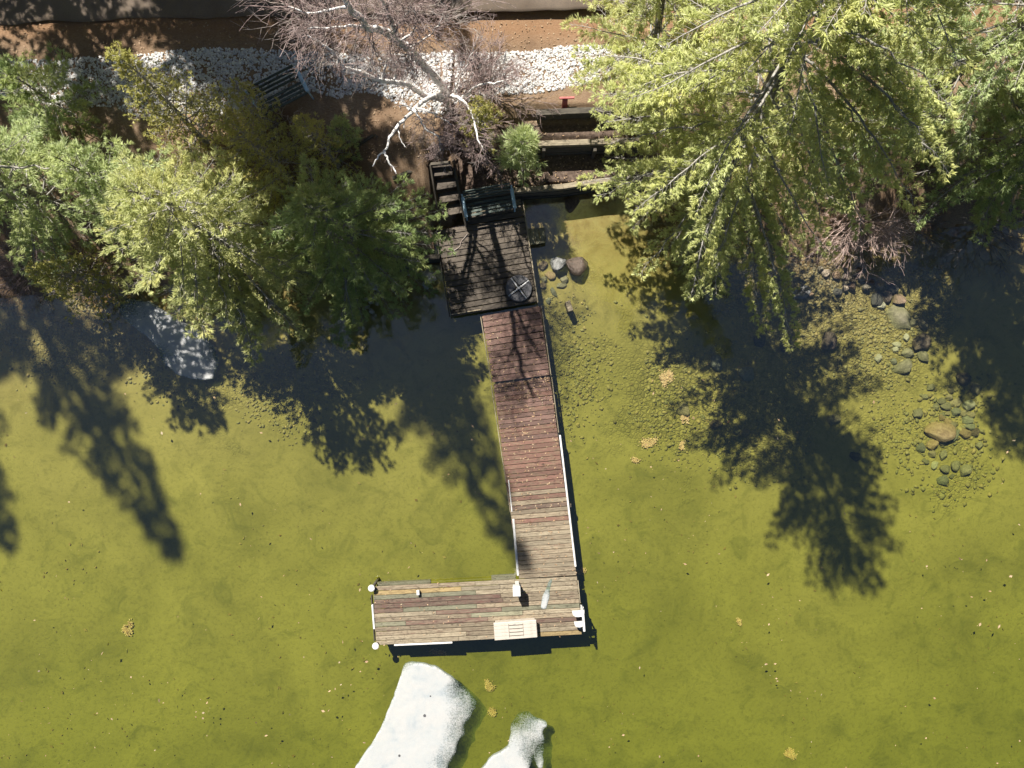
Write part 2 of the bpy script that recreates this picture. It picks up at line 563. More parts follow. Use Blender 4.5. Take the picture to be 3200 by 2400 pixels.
def bed_mat():
    m, nt, b = new_mat('lake_bed_sand')
    p = geo_pos(nt)
    at_ = nt.nodes.new('ShaderNodeAttribute')
    at_.attribute_name = 'litter'
    big = noise(nt, p, 0.22, 5, 0.62, 0.8)
    med = noise(nt, p, 1.3, 5, 0.62, 0.9)
    fine = noise(nt, p, 9.0, 4, 0.7, 0.4)
    spk = noise(nt, nd(nt, 'ShaderNodeMapping', {'Vector': p, 'Rotation': (0, 0, 0.6), 'Scale': (16, 26, 20)}).outputs[0], 1.0, 2, 0.6, 1.2)
    col = ramp(nt, big, [(0.28, (0.26, 0.22, 0.10)), (0.45, (0.38, 0.31, 0.155)), (0.58, (0.43, 0.35, 0.18)), (0.75, (0.50, 0.40, 0.215))])
    col = mix(nt, ramp(nt, med, [(0.52, 0.0), (0.72, 0.5)]), col, (0.16, 0.155, 0.06))
    col = mix(nt, ramp(nt, fine, [(0.34, 0.35), (0.5, 0.0)]), col, (0.17, 0.145, 0.065))
    col = mix(nt, ramp(nt, spk, [(0.24, 0.7), (0.32, 0.0)]), col, (0.07, 0.06, 0.028))
    # brown leaf debris that collects in the shallows
    lit = mth(nt, 'MULTIPLY', at_.outputs['Fac'], ramp(nt, mth(nt, 'ADD', mth(nt, 'MULTIPLY', fine, 0.5), mth(nt, 'MULTIPLY', med, 0.6)), [(0.42, 0.0), (0.62, 1.0)]))
    col = mix(nt, lit, col, mix(nt, spk, (0.10, 0.05, 0.02), (0.27, 0.15, 0.065)))
    pa = nt.nodes.new('ShaderNodeAttribute')
    pa.attribute_name = 'pebbly'
    vor = nd(nt, 'ShaderNodeTexVoronoi', {'Vector': p, 'Scale': 8.5, 'Randomness': 1.0}, feature='F1')
    ved = nd(nt, 'ShaderNodeTexVoronoi', {'Vector': p, 'Scale': 8.5, 'Randomness': 1.0}, feature='DISTANCE_TO_EDGE').outputs['Distance']
    pm = ramp(nt, mth(nt, 'ADD', pa.outputs['Fac'], mth(nt, 'MULTIPLY', mth(nt, 'SUBTRACT', med, 0.5), 1.1)), [(0.30, 0.0), (0.95, 0.85)])
    sepc = nd(nt, 'ShaderNodeSeparateColor', {'Color': vor.outputs['Color']})
    stone = ramp(nt, sepc.outputs[0], [(0.0, (0.17, 0.14, 0.075)), (0.35, (0.30, 0.24, 0.13)), (0.7, (0.40, 0.32, 0.18)), (1.0, (0.48, 0.39, 0.235))])
    stone = mix(nt, ramp(nt, ved, [(0.0, 0.8), (0.12, 0.0)]), stone, (0.12, 0.10, 0.05))
    col = mix(nt, mth(nt, 'MULTIPLY', pm, mth(nt, 'ADD', mth(nt, 'MULTIPLY', sepc.outputs[1], 0.5), 0.35)), col, stone)
    nt.links.new(col, b.inputs['Base Color'])
    b.inputs['Roughness'].default_value = 0.95
    b.inputs['Specular IOR Level'].default_value = 0.1
    h = mth(nt, 'ADD', mth(nt, 'ADD', mth(nt, 'MULTIPLY', fine, 0.25), mth(nt, 'MULTIPLY', med, 0.8)), 0.0)
    h = mth(nt, 'ADD', h, mth(nt, 'MULTIPLY', pm, mth(nt, 'MULTIPLY', ramp(nt, ved, [(0.0, 0.0), (0.22, 1.0)]), 1.1)))
    set_bump(nt, b, h, 0.55, 0.06)
    return m


def duff_mat():
    m, nt, b = new_mat('pine_needle_litter')
    p = geo_pos(nt)
    big = noise(nt, p, 0.6, 4, 0.6)
    fine = noise(nt, nd(nt, 'ShaderNodeMapping', {'Vector': p, 'Rotation': (0, 0, 0.5), 'Scale': (14, 40, 20)}).outputs[0], 1.0, 4, 0.7, 0.8)
    spk = noise(nt, p, 30.0, 4, 0.75)
    col = ramp(nt, big, [(0.3, (0.19, 0.125, 0.08)), (0.5, (0.27, 0.19, 0.125)), (0.7, (0.34, 0.26, 0.18))])
    col = mix(nt, ramp(nt, fine, [(0.4, 0.55), (0.55, 0.0)]), col, (0.15, 0.085, 0.045))
    col = mix(nt, ramp(nt, spk, [(0.62, 0.0), (0.75, 0.6)]), col, (0.55, 0.38, 0.22))
    # orange needle drift along the road edge, dark tilled soil on the terraces
    sep = nd(nt, 'ShaderNodeSeparateXYZ', {'Vector': p})
    yy = mth(nt, 'ADD', sep.outputs['Y'], mth(nt, 'MULTIPLY', mth(nt, 'SUBTRACT', big, 0.5), 1.2))
    edge = ramp(nt, mth(nt, 'MULTIPLY', mth(nt, 'SUBTRACT', yy, 8.9), 0.5), [(0.25, 0.0), (0.55, 0.6)])
    col = mix(nt, edge, col, mix(nt, fine, (0.22, 0.105, 0.05), (0.35, 0.205, 0.11)))
    soil_y = ramp(nt, mth(nt, 'MULTIPLY', sep.outputs['Y'], 0.1), [(0.0, 1.0), (0.745, 1.0), (0.755, 0.0)])
    soil_x = ramp(nt, mth(nt, 'MULTIPLY', mth(nt, 'ADD', sep.outputs['X'], 10.0), 0.05), [(0.0, 0.0), (0.412, 0.0), (0.42, 1.0), (0.69, 1.0), (0.72, 0.0)])
    soil = ramp(nt, noise(nt, p, 9.0, 6, 0.75), [(0.3, (0.055, 0.038, 0.03)), (0.5, (0.125, 0.09, 0.07)), (0.75, (0.26, 0.19, 0.15))])
    col = mix(nt, mth(nt, 'MULTIPLY', soil_y, soil_x), col, soil)
    nt.links.new(col, b.inputs['Base Color'])
    b.inputs['Roughness'].default_value = 0.95
    b.inputs['Specular IOR Level'].default_value = 0.15
    set_bump(nt, b, mth(nt, 'ADD', spk, fine), 0.6, 0.03)
    return m


bed_o = sub_sheet('lake_bed', isbed, bed_mat())
bv = np.empty(len(bed_o.data.vertices) * 3, dtype=np.float32)
bed_o.data.vertices.foreach_get('co', bv)
bv = bv.reshape(-1, 3)
la = bed_o.data.attributes.new('litter', 'FLOAT', 'POINT')
la.data.foreach_set('value', np.exp(-np.clip(shore_y(bv[:, 0]) - bv[:, 1], 0, 50) / 1.9).astype(np.float32))
sub_sheet('ground', ~isbed, duff_mat())


# road: asphalt strip along the top
def asphalt_mat():
    m, nt, b = new_mat('old_asphalt')
    p = geo_pos(nt)
    a = noise(nt, p, 0.8, 4, 0.6)
    f = noise(nt, p, 45.0, 4, 0.8)
    col = ramp(nt, a, [(0.3, (0.16, 0.115, 0.08)), (0.7, (0.26, 0.20, 0.15))])
    col = mix(nt, ramp(nt, f, [(0.35, 0.6), (0.55, 0.0)]), col, (0.09, 0.085, 0.08))
    nt.links.new(col, b.inputs['Base Color'])
    b.inputs['Roughness'].default_value = 0.92
    set_bump(nt, b, f, 0.4, 0.01)
    return m


rx = np.concatenate([np.arange(-140, -18, 4), np.arange(-18, 18, 0.25), np.arange(18, 140, 4)])
redge = 10.42 + 0.022 * rx + vn(rx, rx * 0, 5, 0.9) * 0.16 + vn(rx, rx * 0, 6, 3.0) * 0.05
Vr, Fr = [], []
for i, x in enumerate(rx):
    e = redge[i]
    for k, yy in enumerate((e, e + 0.06, e + 1.5, e + 2.9)):
        Vr.append((x, yy, (-0.02, 0.045, 0.10, 0.06)[k] + 1.98 + 0.012 * 8 + 0.02))
for i in range(len(rx) - 1):
    for k in range(3):
        a = i * 4 + k
        Fr.append((a, a + 4, a + 5, a + 1))
structure(mesh_np('road', Vr, Fr, asphalt_mat(), smooth=True))


# water: a closed body whose top is the calm lake surface
def water_mat():
    m, nt, b = new_mat('lake_water')
    nt.nodes.remove(b)
    p = geo_pos(nt)
    rip = mth(nt, 'ADD', noise(nt, p, 3.0, 3, 0.5, 0.3), mth(nt, 'MULTIPLY', noise(nt, p, 16.0, 2, 0.5), 0.25))
    bp = nd(nt, 'ShaderNodeBump', {'Height': rip, 'Strength': 0.10, 'Distance': 0.05}).outputs[0]
    inc = nt.nodes.new('ShaderNodeNewGeometry').outputs['Incoming']
    cs = mth(nt, 'ABSOLUTE', nd(nt, 'ShaderNodeVectorMath', {0: inc, 1: bp}, operation='DOT_PRODUCT').outputs['Value'])
    fr = mth(nt, 'ADD', mth(nt, 'MULTIPLY', mth(nt, 'POWER', mth(nt, 'SUBTRACT', 1.0, cs), 5.0), 0.87), 0.13)
    t = nd(nt, 'ShaderNodeBsdfTransparent', {'Color': (1, 1, 1, 1)})
    g = nd(nt, 'ShaderNodeBsdfGlossy', {'Color': (1, 1, 1, 1), 'Roughness': 0.03, 'Normal': bp})
    ms = nd(nt, 'ShaderNodeMixShader', {0: fr, 1: t.outputs[0], 2: g.outputs[0]})
    out = nt.nodes['Material Output']
    nt.links.new(ms.outputs[0], out.inputs['Surface'])
    va = nd(nt, 'ShaderNodeVolumeAbsorption', {'Color': (0.60, 0.70, 0.0, 1), 'Density': 1.4})
    nt.links.new(va.outputs[0], out.inputs['Volume'])
    return m


bm = bmesh.new()
box_bm(bm, 0, -60, -2.5, 299, 150, 5.0)
structure(bm_obj('lake_water', bm, water_mat()))


# ------------------------------------------------------------------ stones in bulk
def ico(sub):
    bm = bmesh.new()
    bmesh.ops.create_icosphere(bm, subdivisions=sub, radius=1.0)
    bm.verts.ensure_lookup_table()
    V = np.array([v.co[:] for v in bm.verts])
    F = np.array([[v.index for v in f.verts] for f in bm.faces])
    bm.free()
    return V, F


ICO1 = ico(1)
ICO2 = ico(2)
ICO3 = ico(3)


def in_poly(poly, u, v):
    poly = np.array(poly, dtype=np.float64)
    ins = np.zeros(len(u), dtype=bool)
    n = len(poly)
    j = n - 1
    for i in range(n):
        xi, yi = poly[i]
        xj, yj = poly[j]
        c = ((yi > v) != (yj > v)) & (u < (xj - xi) * (v - yi) / (yj - yi + 1e-12) + xi)
        ins ^= c
        j = i
    return ins


def scatter(poly, n, z):
    """n points in world XY inside a ground polygon measured on the photograph"""
    poly = np.array(poly, dtype=np.float64)
    lo, hi = poly.min(0), poly.max(0)
    out = []
    tot = 0
    while tot < n:
        u = rng.uniform(lo[0], hi[0], n * 2)
        v = rng.uniform(lo[1], hi[1], n * 2)
        k = in_poly(poly, u, v)
        s = (CAM_Z - z) / F_PX
        pts = np.stack([(u[k] - 1600) * s, (1200 - v[k]) * s], axis=1)
        out.append(pts)
        tot += len(pts)
    return np.concatenate(out)[:n]


def stone_field(name, XY, sizes, mat, flat=(0.45, 0.7), sink=0.3, tmpl=ICO1, jit=0.22, zoff=0.0):
    V0, F0 = tmpl
    n = len(XY)
    m = len(V0)
    z = ground_z(XY[:, 0], XY[:, 1]) + zoff
    sx = sizes * rng.uniform(0.75, 1.3, n)
    sy = sizes * rng.uniform(0.65, 1.0, n)
    sz = sizes * rng.uniform(flat[0], flat[1], n)
    a = rng.uniform(0, 2 * math.pi, n)
    V = V0[None] * (1 + rng.uniform(-jit, jit, (n, m, 1)))
    V = V * np.stack([sx, sy, sz], 1)[:, None]
    tx, ty = rng.normal(0, 0.25, n), rng.normal(0, 0.25, n)
    V[:, :, 2] += V[:, :, 0] * tx[:, None] + V[:, :, 1] * ty[:, None]
    X = V[:, :, 0] * np.cos(a)[:, None] - V[:, :, 1] * np.sin(a)[:, None]
    Y = V[:, :, 0] * np.sin(a)[:, None] + V[:, :, 1] * np.cos(a)[:, None]
    V[:, :, 0] = X + XY[:, 0:1]
    V[:, :, 1] = Y + XY[:, 1:2]
    V[:, :, 2] += (z + sz * (1 - 2 * sink))[:, None]
    F = F0[None] + (np.arange(n) * m)[:, None, None]
    return mesh_np(name, V.reshape(-1, 3), F.reshape(-1, 3), mat, smooth=True)


def pebble_mat(name, cols):
    m, nt, b = new_mat(name)
    i = island(nt)
    p = geo_pos(nt)
    k = len(cols) - 1
    col = ramp(nt, i, [(j / k, c) for j, c in enumerate(cols)])
    col = mix(nt, ramp(nt, noise(nt, p, 24, 4, 0.7), [(0.35, 0.5), (0.55, 0.0)]), col, (0.13, 0.11, 0.06))
    nt.links.new(col, b.inputs['Base Color'])
    b.inputs['Roughness'].default_value = 0.8
    return m


peb_m = pebble_mat('lake_pebbles', [(0.18, 0.14, 0.075), (0.29, 0.23, 0.13), (0.36, 0.285, 0.165), (0.26, 0.23, 0.13), (0.41, 0.33, 0.20), (0.22, 0.20, 0.13), (0.46, 0.34, 0.19), (0.33, 0.29, 0.18)])


def psizes(n, lo, hi):
    return lo + (hi - lo) * rng.random(n) ** 2.2


PF = []
PEB_POLYS = []
for poly, n, lo, hi in [
    ([(1950, 1000), (2650, 1150), (2500, 1500), (2000, 1450)], 1600, 0.02, 0.055),
    ([(2180, 780), (2960, 830), (2960, 1150), (2500, 1180)], 2400, 0.02, 0.05),
    ([(1690, 930), (1900, 960), (1900, 1090), (1850, 1250), (1800, 1360), (1730, 1330)], 1300, 0.03, 0.085),
    ([(1870, 1060), (2300, 1050), (2640, 1130), (2560, 1330), (2420, 1480), (2050, 1400), (1940, 1260)], 2700, 0.03, 0.10),
    ([(2180, 780), (2560, 800), (2960, 830), (2940, 1090), (2760, 1200), (2420, 1130), (2230, 980)], 3600, 0.03, 0.095),
    ([(2840, 1180), (3090, 1180), (3110, 1560), (2930, 1560), (2800, 1420)], 900, 0.04, 0.12),
    ([(2640, 1180), (2860, 1160), (2840, 1480), (2680, 1420)], 420, 0.03, 0.08),
    ([(380, 1060), (700, 1140), (960, 1240), (1000, 1330), (900, 1350), (620, 1260), (440, 1190)], 1500, 0.035, 0.09),
    ([(0, 900), (420, 940), (700, 1100), (1080, 1000), (1180, 1200), (1000, 1250), (500, 1080), (300, 1180), (0, 1150)], 1500, 0.03, 0.10),
    ([(2000, 620), (2380, 760), (2250, 900), (2050, 800)], 600, 0.03, 0.09),
]:
    XY = scatter(poly, n, -0.2)
    PEB_POLYS.append(poly)
    # uneven patches: thin some out with noise
    XY = XY + rng.normal(0, 0.35, XY.shape)
    keep = (vn(XY[:, 0], XY[:, 1], 11, 0.7) + 0.5 + vn(XY[:, 0], XY[:, 1], 12, 2.2) * 0.5 + rng.uniform(-0.25, 0.25, n)) > 0.38
    keep &= XY[:, 1] < shore_y(XY[:, 0]) + 0.3
    XY = XY[keep]
    PF.append((XY, psizes(len(XY), lo, hi)))
XY = np.concatenate([a for a, b in PF])
sz = np.concatenate([b for a, b in PF])
o = stone_field('lake_pebbles', XY, sz * 0.85, peb_m, sink=0.52)
bu = bv[:, 0] * F_PX / (CAM_Z + 0.3) + 1600
bw = 1200 - bv[:, 1] * F_PX / (CAM_Z + 0.3)
wob_u, wob_v = vn(bv[:, 0], bv[:, 1], 13, 0.8) * 190, vn(bv[:, 0], bv[:, 1], 14, 0.8) * 190
peb_f = np.zeros(len(bv), dtype=np.float32)
for poly in PEB_POLYS:
    acc = np.zeros(len(bv), dtype=np.float32)
    for k in range(14):
        rr_, aa_ = 150 * math.sqrt((k + 0.5) / 14), k * 2.4
        acc += in_poly(poly, bu + wob_u + rr_ * math.cos(aa_), bw + wob_v + rr_ * math.sin(aa_))
    peb_f = np.maximum(peb_f, acc / 14)
pa_ = bed_o.data.attributes.new('pebbly', 'FLOAT', 'POINT')
pa_.data.foreach_set('value', peb_f)
tag(o, 'small tan and olive pebbles spread over the shallow lake bed', 'pebbles', kind='stuff')

chip_m = pebble_mat('white_stone_chips', [(0.5, 0.5, 0.52), (0.66, 0.65, 0.64), (0.78, 0.76, 0.72), (0.58, 0.58, 0.60), (0.82, 0.80, 0.75)])
GRAV = [(-500, 195), (0, 192), (200, 186), (400, 176), (650, 152), (900, 160), (1000, 167), (1500, 160), (1640, 158), (1760, 138), (2300, 120), (2300, 210),
        (1960, 236), (1800, 262), (1690, 284), (1560, 292), (1420, 318), (1400, 352), (1320, 352), (1240, 328), (1215, 305), (1150, 284), (1100, 288), (1055, 308), (1005, 298), (975, 285),
        (870, 330), (760, 372), (640, 362), (560, 350), (480, 382), (430, 366), (350, 335), (180, 330), (0, 300), (-500, 300)]
XY = scatter(GRAV, 20500, 1.98)
keep = (vn(XY[:, 0], XY[:, 1], 21, 2.4) + 0.5 + rng.uniform(-0.3, 0.3, len(XY))) > 0.13
XY = XY[keep]
o = stone_field('white_stone_chips', XY, psizes(len(XY), 0.022, 0.055), chip_m, flat=(0.35, 0.65), sink=0.3, jit=0.35)
o.data.polygons.foreach_set('use_smooth', np.zeros(len(o.data.polygons), dtype=bool))
tag(o, 'white crushed stone chips in a band beside the road', 'gravel', kind='stuff')

# ------------------------------------------------------------------ individual rocks
ROCK_MESH = []
for k in range(9):
    V = ICO3[0].copy()
    rr = np.random.default_rng(100 + k)
    for _ in range(16):
        nrm = rr.normal(size=3)
        nrm /= np.linalg.norm(nrm)
        dd = rr.uniform(0.5, 0.88)
        over = np.maximum(0, V @ nrm - dd)
        V -= over[:, None] * nrm[None] * 0.97
    V *= 1 + 0.035 * np.sin(V[:, [0]] * 5 + k) * np.cos(V[:, [1]] * 6 - k)
    V += rr.normal(0, 0.008, V.shape)
    o = mesh_np('rock', V, ICO3[1], None, smooth=True)
    ROCK_MESH.append(o.data)
    bpy.data.objects.remove(o)
_rock_cache = {}


def rock(u, v, ru, rv, col, label, rot=0.0, hgt=0.6, group=None, top=None, name='rock', sink=0.35):
    """rock seen at pixel (u, v) with half-sizes ru, rv in photograph pixels"""
    p = P(u, v, -0.15)
    z = float(ground_z(p.x, p.y))
    p = P(u, v, z)
    s = (CAM_Z - z) / F_PX
    a, b = ru * s * 1.28, rv * s * 1.28
    h = min(a, b) * hgt
    key = (random.randrange(len(ROCK_MESH)), col)
    if key not in _rock_cache:
        me = ROCK_MESH[key[0]].copy()
        me.materials.clear()
        me.materials.append(RM[col])
        _rock_cache[key] = me
    o = bpy.data.objects.new(name, _rock_cache[key])
    C.objects.link(o)
    zc = z + h * (1 - 2 * sink)
    if top is not None:
        h = max(h, (top - z) * 0.62)
        zc = top - h * 0.9
    o.location = (p.x, p.y, zc)
    o.scale = (a, b, h)
    o.rotation_euler = (random.uniform(-0.12, 0.12), random.uniform(-0.12, 0.12), rot if rot else random.uniform(-0.5, 0.5))
    tag(o, label, 'rock' if name != 'boulder' else 'boulder', group)
    return o


rock(1744, 828, 23, 21, 'grey', 'pale grey boulder breaking the water right of the wooden deck', top=0.17, name='boulder')
rock(1806, 831, 34, 29, 'brown', 'large wet brown boulder beside the pale grey one near deck', rot=-0.4, top=0.16, name='boulder')
rock(1790, 637, 20, 25, 'brown', 'brown and tan rock in shallows below the lower retaining wall', rot=-0.5, top=0.14)
rock(1764, 872, 15, 14, 'olive', 'dark olive cobble just below the two deck-side boulders')
rock(1752, 891, 15, 9, 'olive', 'flat olive stone under the cobble by the boulders')
rock(1731, 914, 9, 14, 'green', 'pale green upright stone in shadow edge beside the deck')
rock(1714, 941, 10, 9, 'green', 'roundish pale green stone nearest the deck corner')
rock(1697, 890, 12, 10, 'brown', 'small brown stone between deck edge and grey boulder', hgt=0.5)
rock(1702, 872, 11, 9, 'olive', 'small olive stone touching the deck side below side step', hgt=0.5)
rock(1718, 858, 16, 13, 'orange', 'rusty stone under water left of the grey boulder', hgt=0.5)
rock(1695, 832, 16, 13, 'brown', 'dark brown stone hugging the deck side above the rusty one', hgt=0.5)
rock(1269, 846, 24, 20, 'grey', 'rounded grey rock in the shade left of the deck', top=0.12)
rock(1342, 862, 24, 20, 'white', 'frosty white mottled rock beside the left deck edge', top=0.13)
rock(1336, 886, 12, 16, 'white', 'small frosty white rock just below the mottled one', top=0.10)
rock(2495, 914, 27, 19, 'grey', 'smooth blue-grey rock alone above the pebble shallows', top=0.08, rot=0.25)
rock(2617, 913, 15, 12, 'dark', 'dark grey rock between blue-grey rock and shore pile')
rock(2734, 935, 17, 24, 'dark', 'upright dark olive rock at the right end of shore pile', rot=0.25)
rock(2769, 926, 17, 18, 'brown', 'reddish brown rock between dark upright rock and orange one')
rock(2805, 939, 19, 15, 'orange', 'bright orange-tan rock just above the largest boulder', top=0.03)
rock(2750, 953, 13, 12, 'pale', 'pinkish pale rock left above the largest boulder')
rock(2786, 904, 20, 14, 'dark', 'dark flat rock above the reddish brown rock')
rock(2812, 995, 45, 40, 'olive', 'largest smooth olive boulder under water at the right shallows', rot=0.6, name='boulder', top=-0.01)
rock(2870, 1070, 27, 25, 'brown', 'brown boulder below right of the largest olive boulder', rot=0.5)
rock(2880, 1010, 15, 18, 'tan', 'pinkish tan rock right of the largest boulder', rot=0.5)
rock(2853, 1008, 17, 13, 'olive', 'flat olive rock tucked right under the largest boulder')
rock(2831, 1053, 12, 14, 'pale', 'round pale stone left of the brown boulder')
rock(2803, 1075, 15, 8, 'pale', 'long pale stone, upper of a touching pair')
rock(2798, 1092, 12, 11, 'pale', 'cream pale stone, lower of a touching pair')
rock(2741, 1121, 12, 13, 'pale', 'lone whitish round stone left of the pale pair')
rock(2793, 1128, 10, 10, 'green', 'small grey-green stone touching the wide flat olive rock')
rock(2822, 1146, 29, 19, 'olive', 'wide flat olive rock below the pale pair', rot=0.4)
rock(2836, 1101, 20, 15, 'olive', 'faint olive rock under the brown boulder')
rock(2884, 1113, 19, 19, 'olive', 'olive rock at the shadow edge under the brown boulder')
rock(3012, 1181, 24, 19, 'brown', 'brown rock at the top of the underwater cobble pile')
rock(3046, 1212, 19, 20, 'tan', 'tan rock right of the top of the cobble pile', rot=0.5)
rock(3022, 1268, 19, 16, 'pale', 'pale cream rock, brightest in the underwater cobble pile')
rock(2928, 1342, 44, 31, 'orange', 'big flat rusty slab in the underwater cobble pile', rot=-0.25, hgt=0.5)
rock(3011, 1351, 18, 15, 'orange', 'orange cobble at the right of the big rusty slab')
rock(2983, 1287, 14, 13, 'green', 'grey-green cobble left of the pale cream rock')
rock(2982, 1359, 12, 19, 'green', 'tall grey-green stone against the right end of rusty slab')
rock(2942, 1305, 9, 9, 'orange', 'little bright orange cobble above the rusty slab')
rock(2863, 1290, 15, 15, 'olive', 'round olive rock left of the cobble pile')
rock(2588, 1070, 23, 27, 'brown', 'reddish brown angular rock at the edge of pine shadow', rot=-0.3)
rock(2446, 1085, 13, 15, 'dark', 'dark rock in the pine shadow left of the angular brown one')
rock(2239, 1130, 19, 24, 'grey', 'grey egg-shaped rock left of the pine shadow', rot=0.2)
rock(2334, 1168, 24, 20, 'green', 'grey-green round rock right of the egg-shaped one')
rock(2374, 1066, 19, 17, 'dark', 'dark round rock in the shade below the drooping branch')
rock(2234, 1327, 21, 14, 'brown', 'brown oblong rock at the lower left of pine shadow', rot=-0.15)
rock(2136, 1280, 18, 20, 'tan', 'pinkish tan rock with leaves caught on it', rot=0.6)
rock(2328, 1353, 14, 12, 'tan', 'tan stone below left of the pine shadow')
rock(2301, 1350, 11, 8, 'olive', 'small olive stone touching the tan stone below pine shadow')
rock(2673, 1428, 22, 12, 'dark', 'dark half-buried rock inside the pine shadow', rot=-0.3)
rock(2602, 1311, 21, 16, 'tan', 'yellowish rock in a sunny gap of the pine shadow')
shore = [(2579, 854, 12, 12, 'tan'), (2560, 841, 9, 9, 'olive'), (2612, 862, 15, 12, 'orange'), (2641, 867, 15, 12, 'tan'), (2664, 855, 10, 9, 'olive'),
         (2658, 877, 11, 8, 'tan'), (2640, 886, 10, 6, 'olive'), (2658, 896, 13, 12, 'brown'), (2638, 902, 8, 9, 'tan'), (2529, 920, 9, 7, 'orange'),
         (2690, 868, 13, 10, 'olive'), (2715, 880, 11, 10, 'brown'), (2700, 900, 12, 9, 'olive'), (2745, 892, 12, 9, 'tan'), (2680, 842, 12, 9, 'brown')]
for u, v, a, b, c in shore:
    w_ = {'orange': 'rusty'}.get(c, c)
    rock(u, v, a, b, c, w_ + ' rounded cobble in the ' + ('left' if u < 2650 else 'right') + ' half of the shore pile under drooping pine', group=w_ + ' cobbles in the shore pile', top=0.06)
pile = [(2986, 1258, 18, 12, 'tan'), (2957, 1267, 19, 12, 'olive'), (2942, 1251, 14, 10, 'olive'), (2971, 1219, 12, 9, 'tan'), (2966, 1240, 12, 10, 'tan'),
        (3008, 1291, 12, 10, 'tan'), (3029, 1293, 14, 10, 'tan'), (2925, 1272, 12, 10, 'olive'), (2959, 1291, 8, 7, 'tan'), (2945, 1294, 9, 6, 'olive'),
        (2959, 1318, 12, 10, 'orange'), (2976, 1330, 14, 11, 'tan'), (3022, 1313, 18, 12, 'green'), (3026, 1330, 16, 11, 'green'), (2945, 1377, 14, 13, 'tan'),
        (2877, 1398, 13, 13, 'green'), (2909, 1391, 20, 16, 'orange'), (2913, 1417, 14, 11, 'tan'), (2947, 1420, 14, 19, 'olive'), (2920, 1453, 9, 13, 'pale'),
        (2954, 1463, 17, 12, 'olive'), (2986, 1453, 15, 16, 'olive'), (3012, 1470, 17, 19, 'olive'), (2947, 1502, 22, 14, 'green'), (2974, 1487, 10, 8, 'olive'),
        (3060, 1390, 14, 13, 'olive'), (3045, 1350, 15, 12, 'brown'), (2890, 1240, 13, 10, 'olive'), (2905, 1210, 12, 10, 'olive'), (2890, 1440, 11, 8, 'olive')]
for u, v, a, b, c in pile:
    w_ = {'orange': 'rusty', 'green': 'grey-green'}.get(c, c)
    side = ('above' if v < 1300 else 'right of' if v < 1372 else 'below')
    big = 'larger ' if a >= 15 else 'smaller '
    rock(u, v, a, b, c, big + w_ + ' submerged cobble ' + side + ' the big flat rusty slab', group=w_ + ' cobbles ' + side + ' the rusty slab')
for u, v, a, b in [(1147, 935, 9, 6), (1160, 946, 9, 6), (1173, 931, 8, 6), (1152, 960, 8, 6), (1163, 972, 8, 10), (1181, 950, 9, 7), (1140, 966, 7, 6), (1175, 986, 6, 7)]:
    rock(u, v, a, b, 'pale', 'small pale stone in the shaded heap left of the deck', group='pale stones left of the deck', top=0.06)

# concrete slab half hidden under the pine
t = thing('concrete_slab', 'grey concrete slab at the waterline under the dark pine', 'slab', P(1145, 872, 0.2), R(-8))
box('slab', t, M['concrete'], (0, 0, -0.1), (0.95, 0.55, 0.3), 0.02)


# ------------------------------------------------------------------ docks
def board(name, parent, origin, q4, th, mat, chamfer=0.008, jz=0.0):
    """board with a top given by four 3-D corners (TL, TR, BR, BL)"""
    c = sum((Vector(p) for p in q4), Vector()) / 4
    dx = (Vector(q4[1]) - Vector(q4[0])) + (Vector(q4[2]) - Vector(q4[3]))
    ang = math.atan2(dx.y, dx.x)
    rot = Matrix.Rotation(-ang, 3, 'Z')
    L = [rot @ (Vector(p) - c) for p in q4]
    ins = []
    for p in L:
        sx = -1 if p.x > 0 else 1
        sy = -1 if p.y > 0 else 1
        ins.append(Vector((p.x + sx * chamfer, p.y + sy * chamfer, p.z)))
    V = ins + [p - Vector((0, 0, chamfer)) for p in L] + [p - Vector((0, 0, th)) for p in L]
    F = [(3, 2, 1, 0), (8, 9, 10, 11)]
    for a, b in ((0, 4), (4, 8)):
        for k in range(4):
            k2 = (k + 1) % 4
            F.append((a + k, a + k2, b + k2, b + k))
    me = bpy.data.meshes.new(name)
    me.from_pydata([tuple(v) for v in V], [], F)
    bm_ = bmesh.new()
    bm_.from_mesh(me)
    bmesh.ops.recalc_face_normals(bm_, faces=bm_.faces)
    bm_.to_mesh(me)
    bm_.free()
    me.materials.append(mat)
    o = bpy.data.objects.new(name, me)
    C.objects.link(o)
    o.parent = parent
    o.location = c - origin + Vector((0, 0, jz))
    o.rotation_euler = (0, 0, ang)
    return o


def planks(parent, origin, TL, TR, BR, BL, n, gap, th, pick, cuts=None, jag=0.0, name='plank'):
    TL, TR, BR, BL = map(Vector, (TL, TR, BR, BL))
    H = ((BL - TL).length + (BR - TR).length) / 2
    g = gap / H
    for i in range(n):
        a = (i + random.uniform(-0.03, 0.03)) / n if i else 0.0
        b = (i + 1) / n - g
        ends = [0.0] + (cuts(i) if cuts else []) + [1.0]
        for k in range(len(ends) - 1):
            s0, s1 = ends[k], ends[k + 1]
            Wd = (TR - TL).length
            if k:
                s0 += 0.004 / Wd * 1.0
            j0 = random.uniform(-jag, jag) / Wd if k == 0 else 0
            j1 = random.uniform(-jag, jag) / Wd if k == len(ends) - 2 else 0
            s0, s1 = s0 + j0, s1 + j1

            def bl(s, t):
                return TL.lerp(TR, s).lerp(BL.lerp(BR, s), t)
            board(name, parent, origin, [bl(s0, a), bl(s1, a), bl(s1, b), bl(s0, b)], th, pick(i, n, k), jz=random.uniform(-0.003, 0.003))


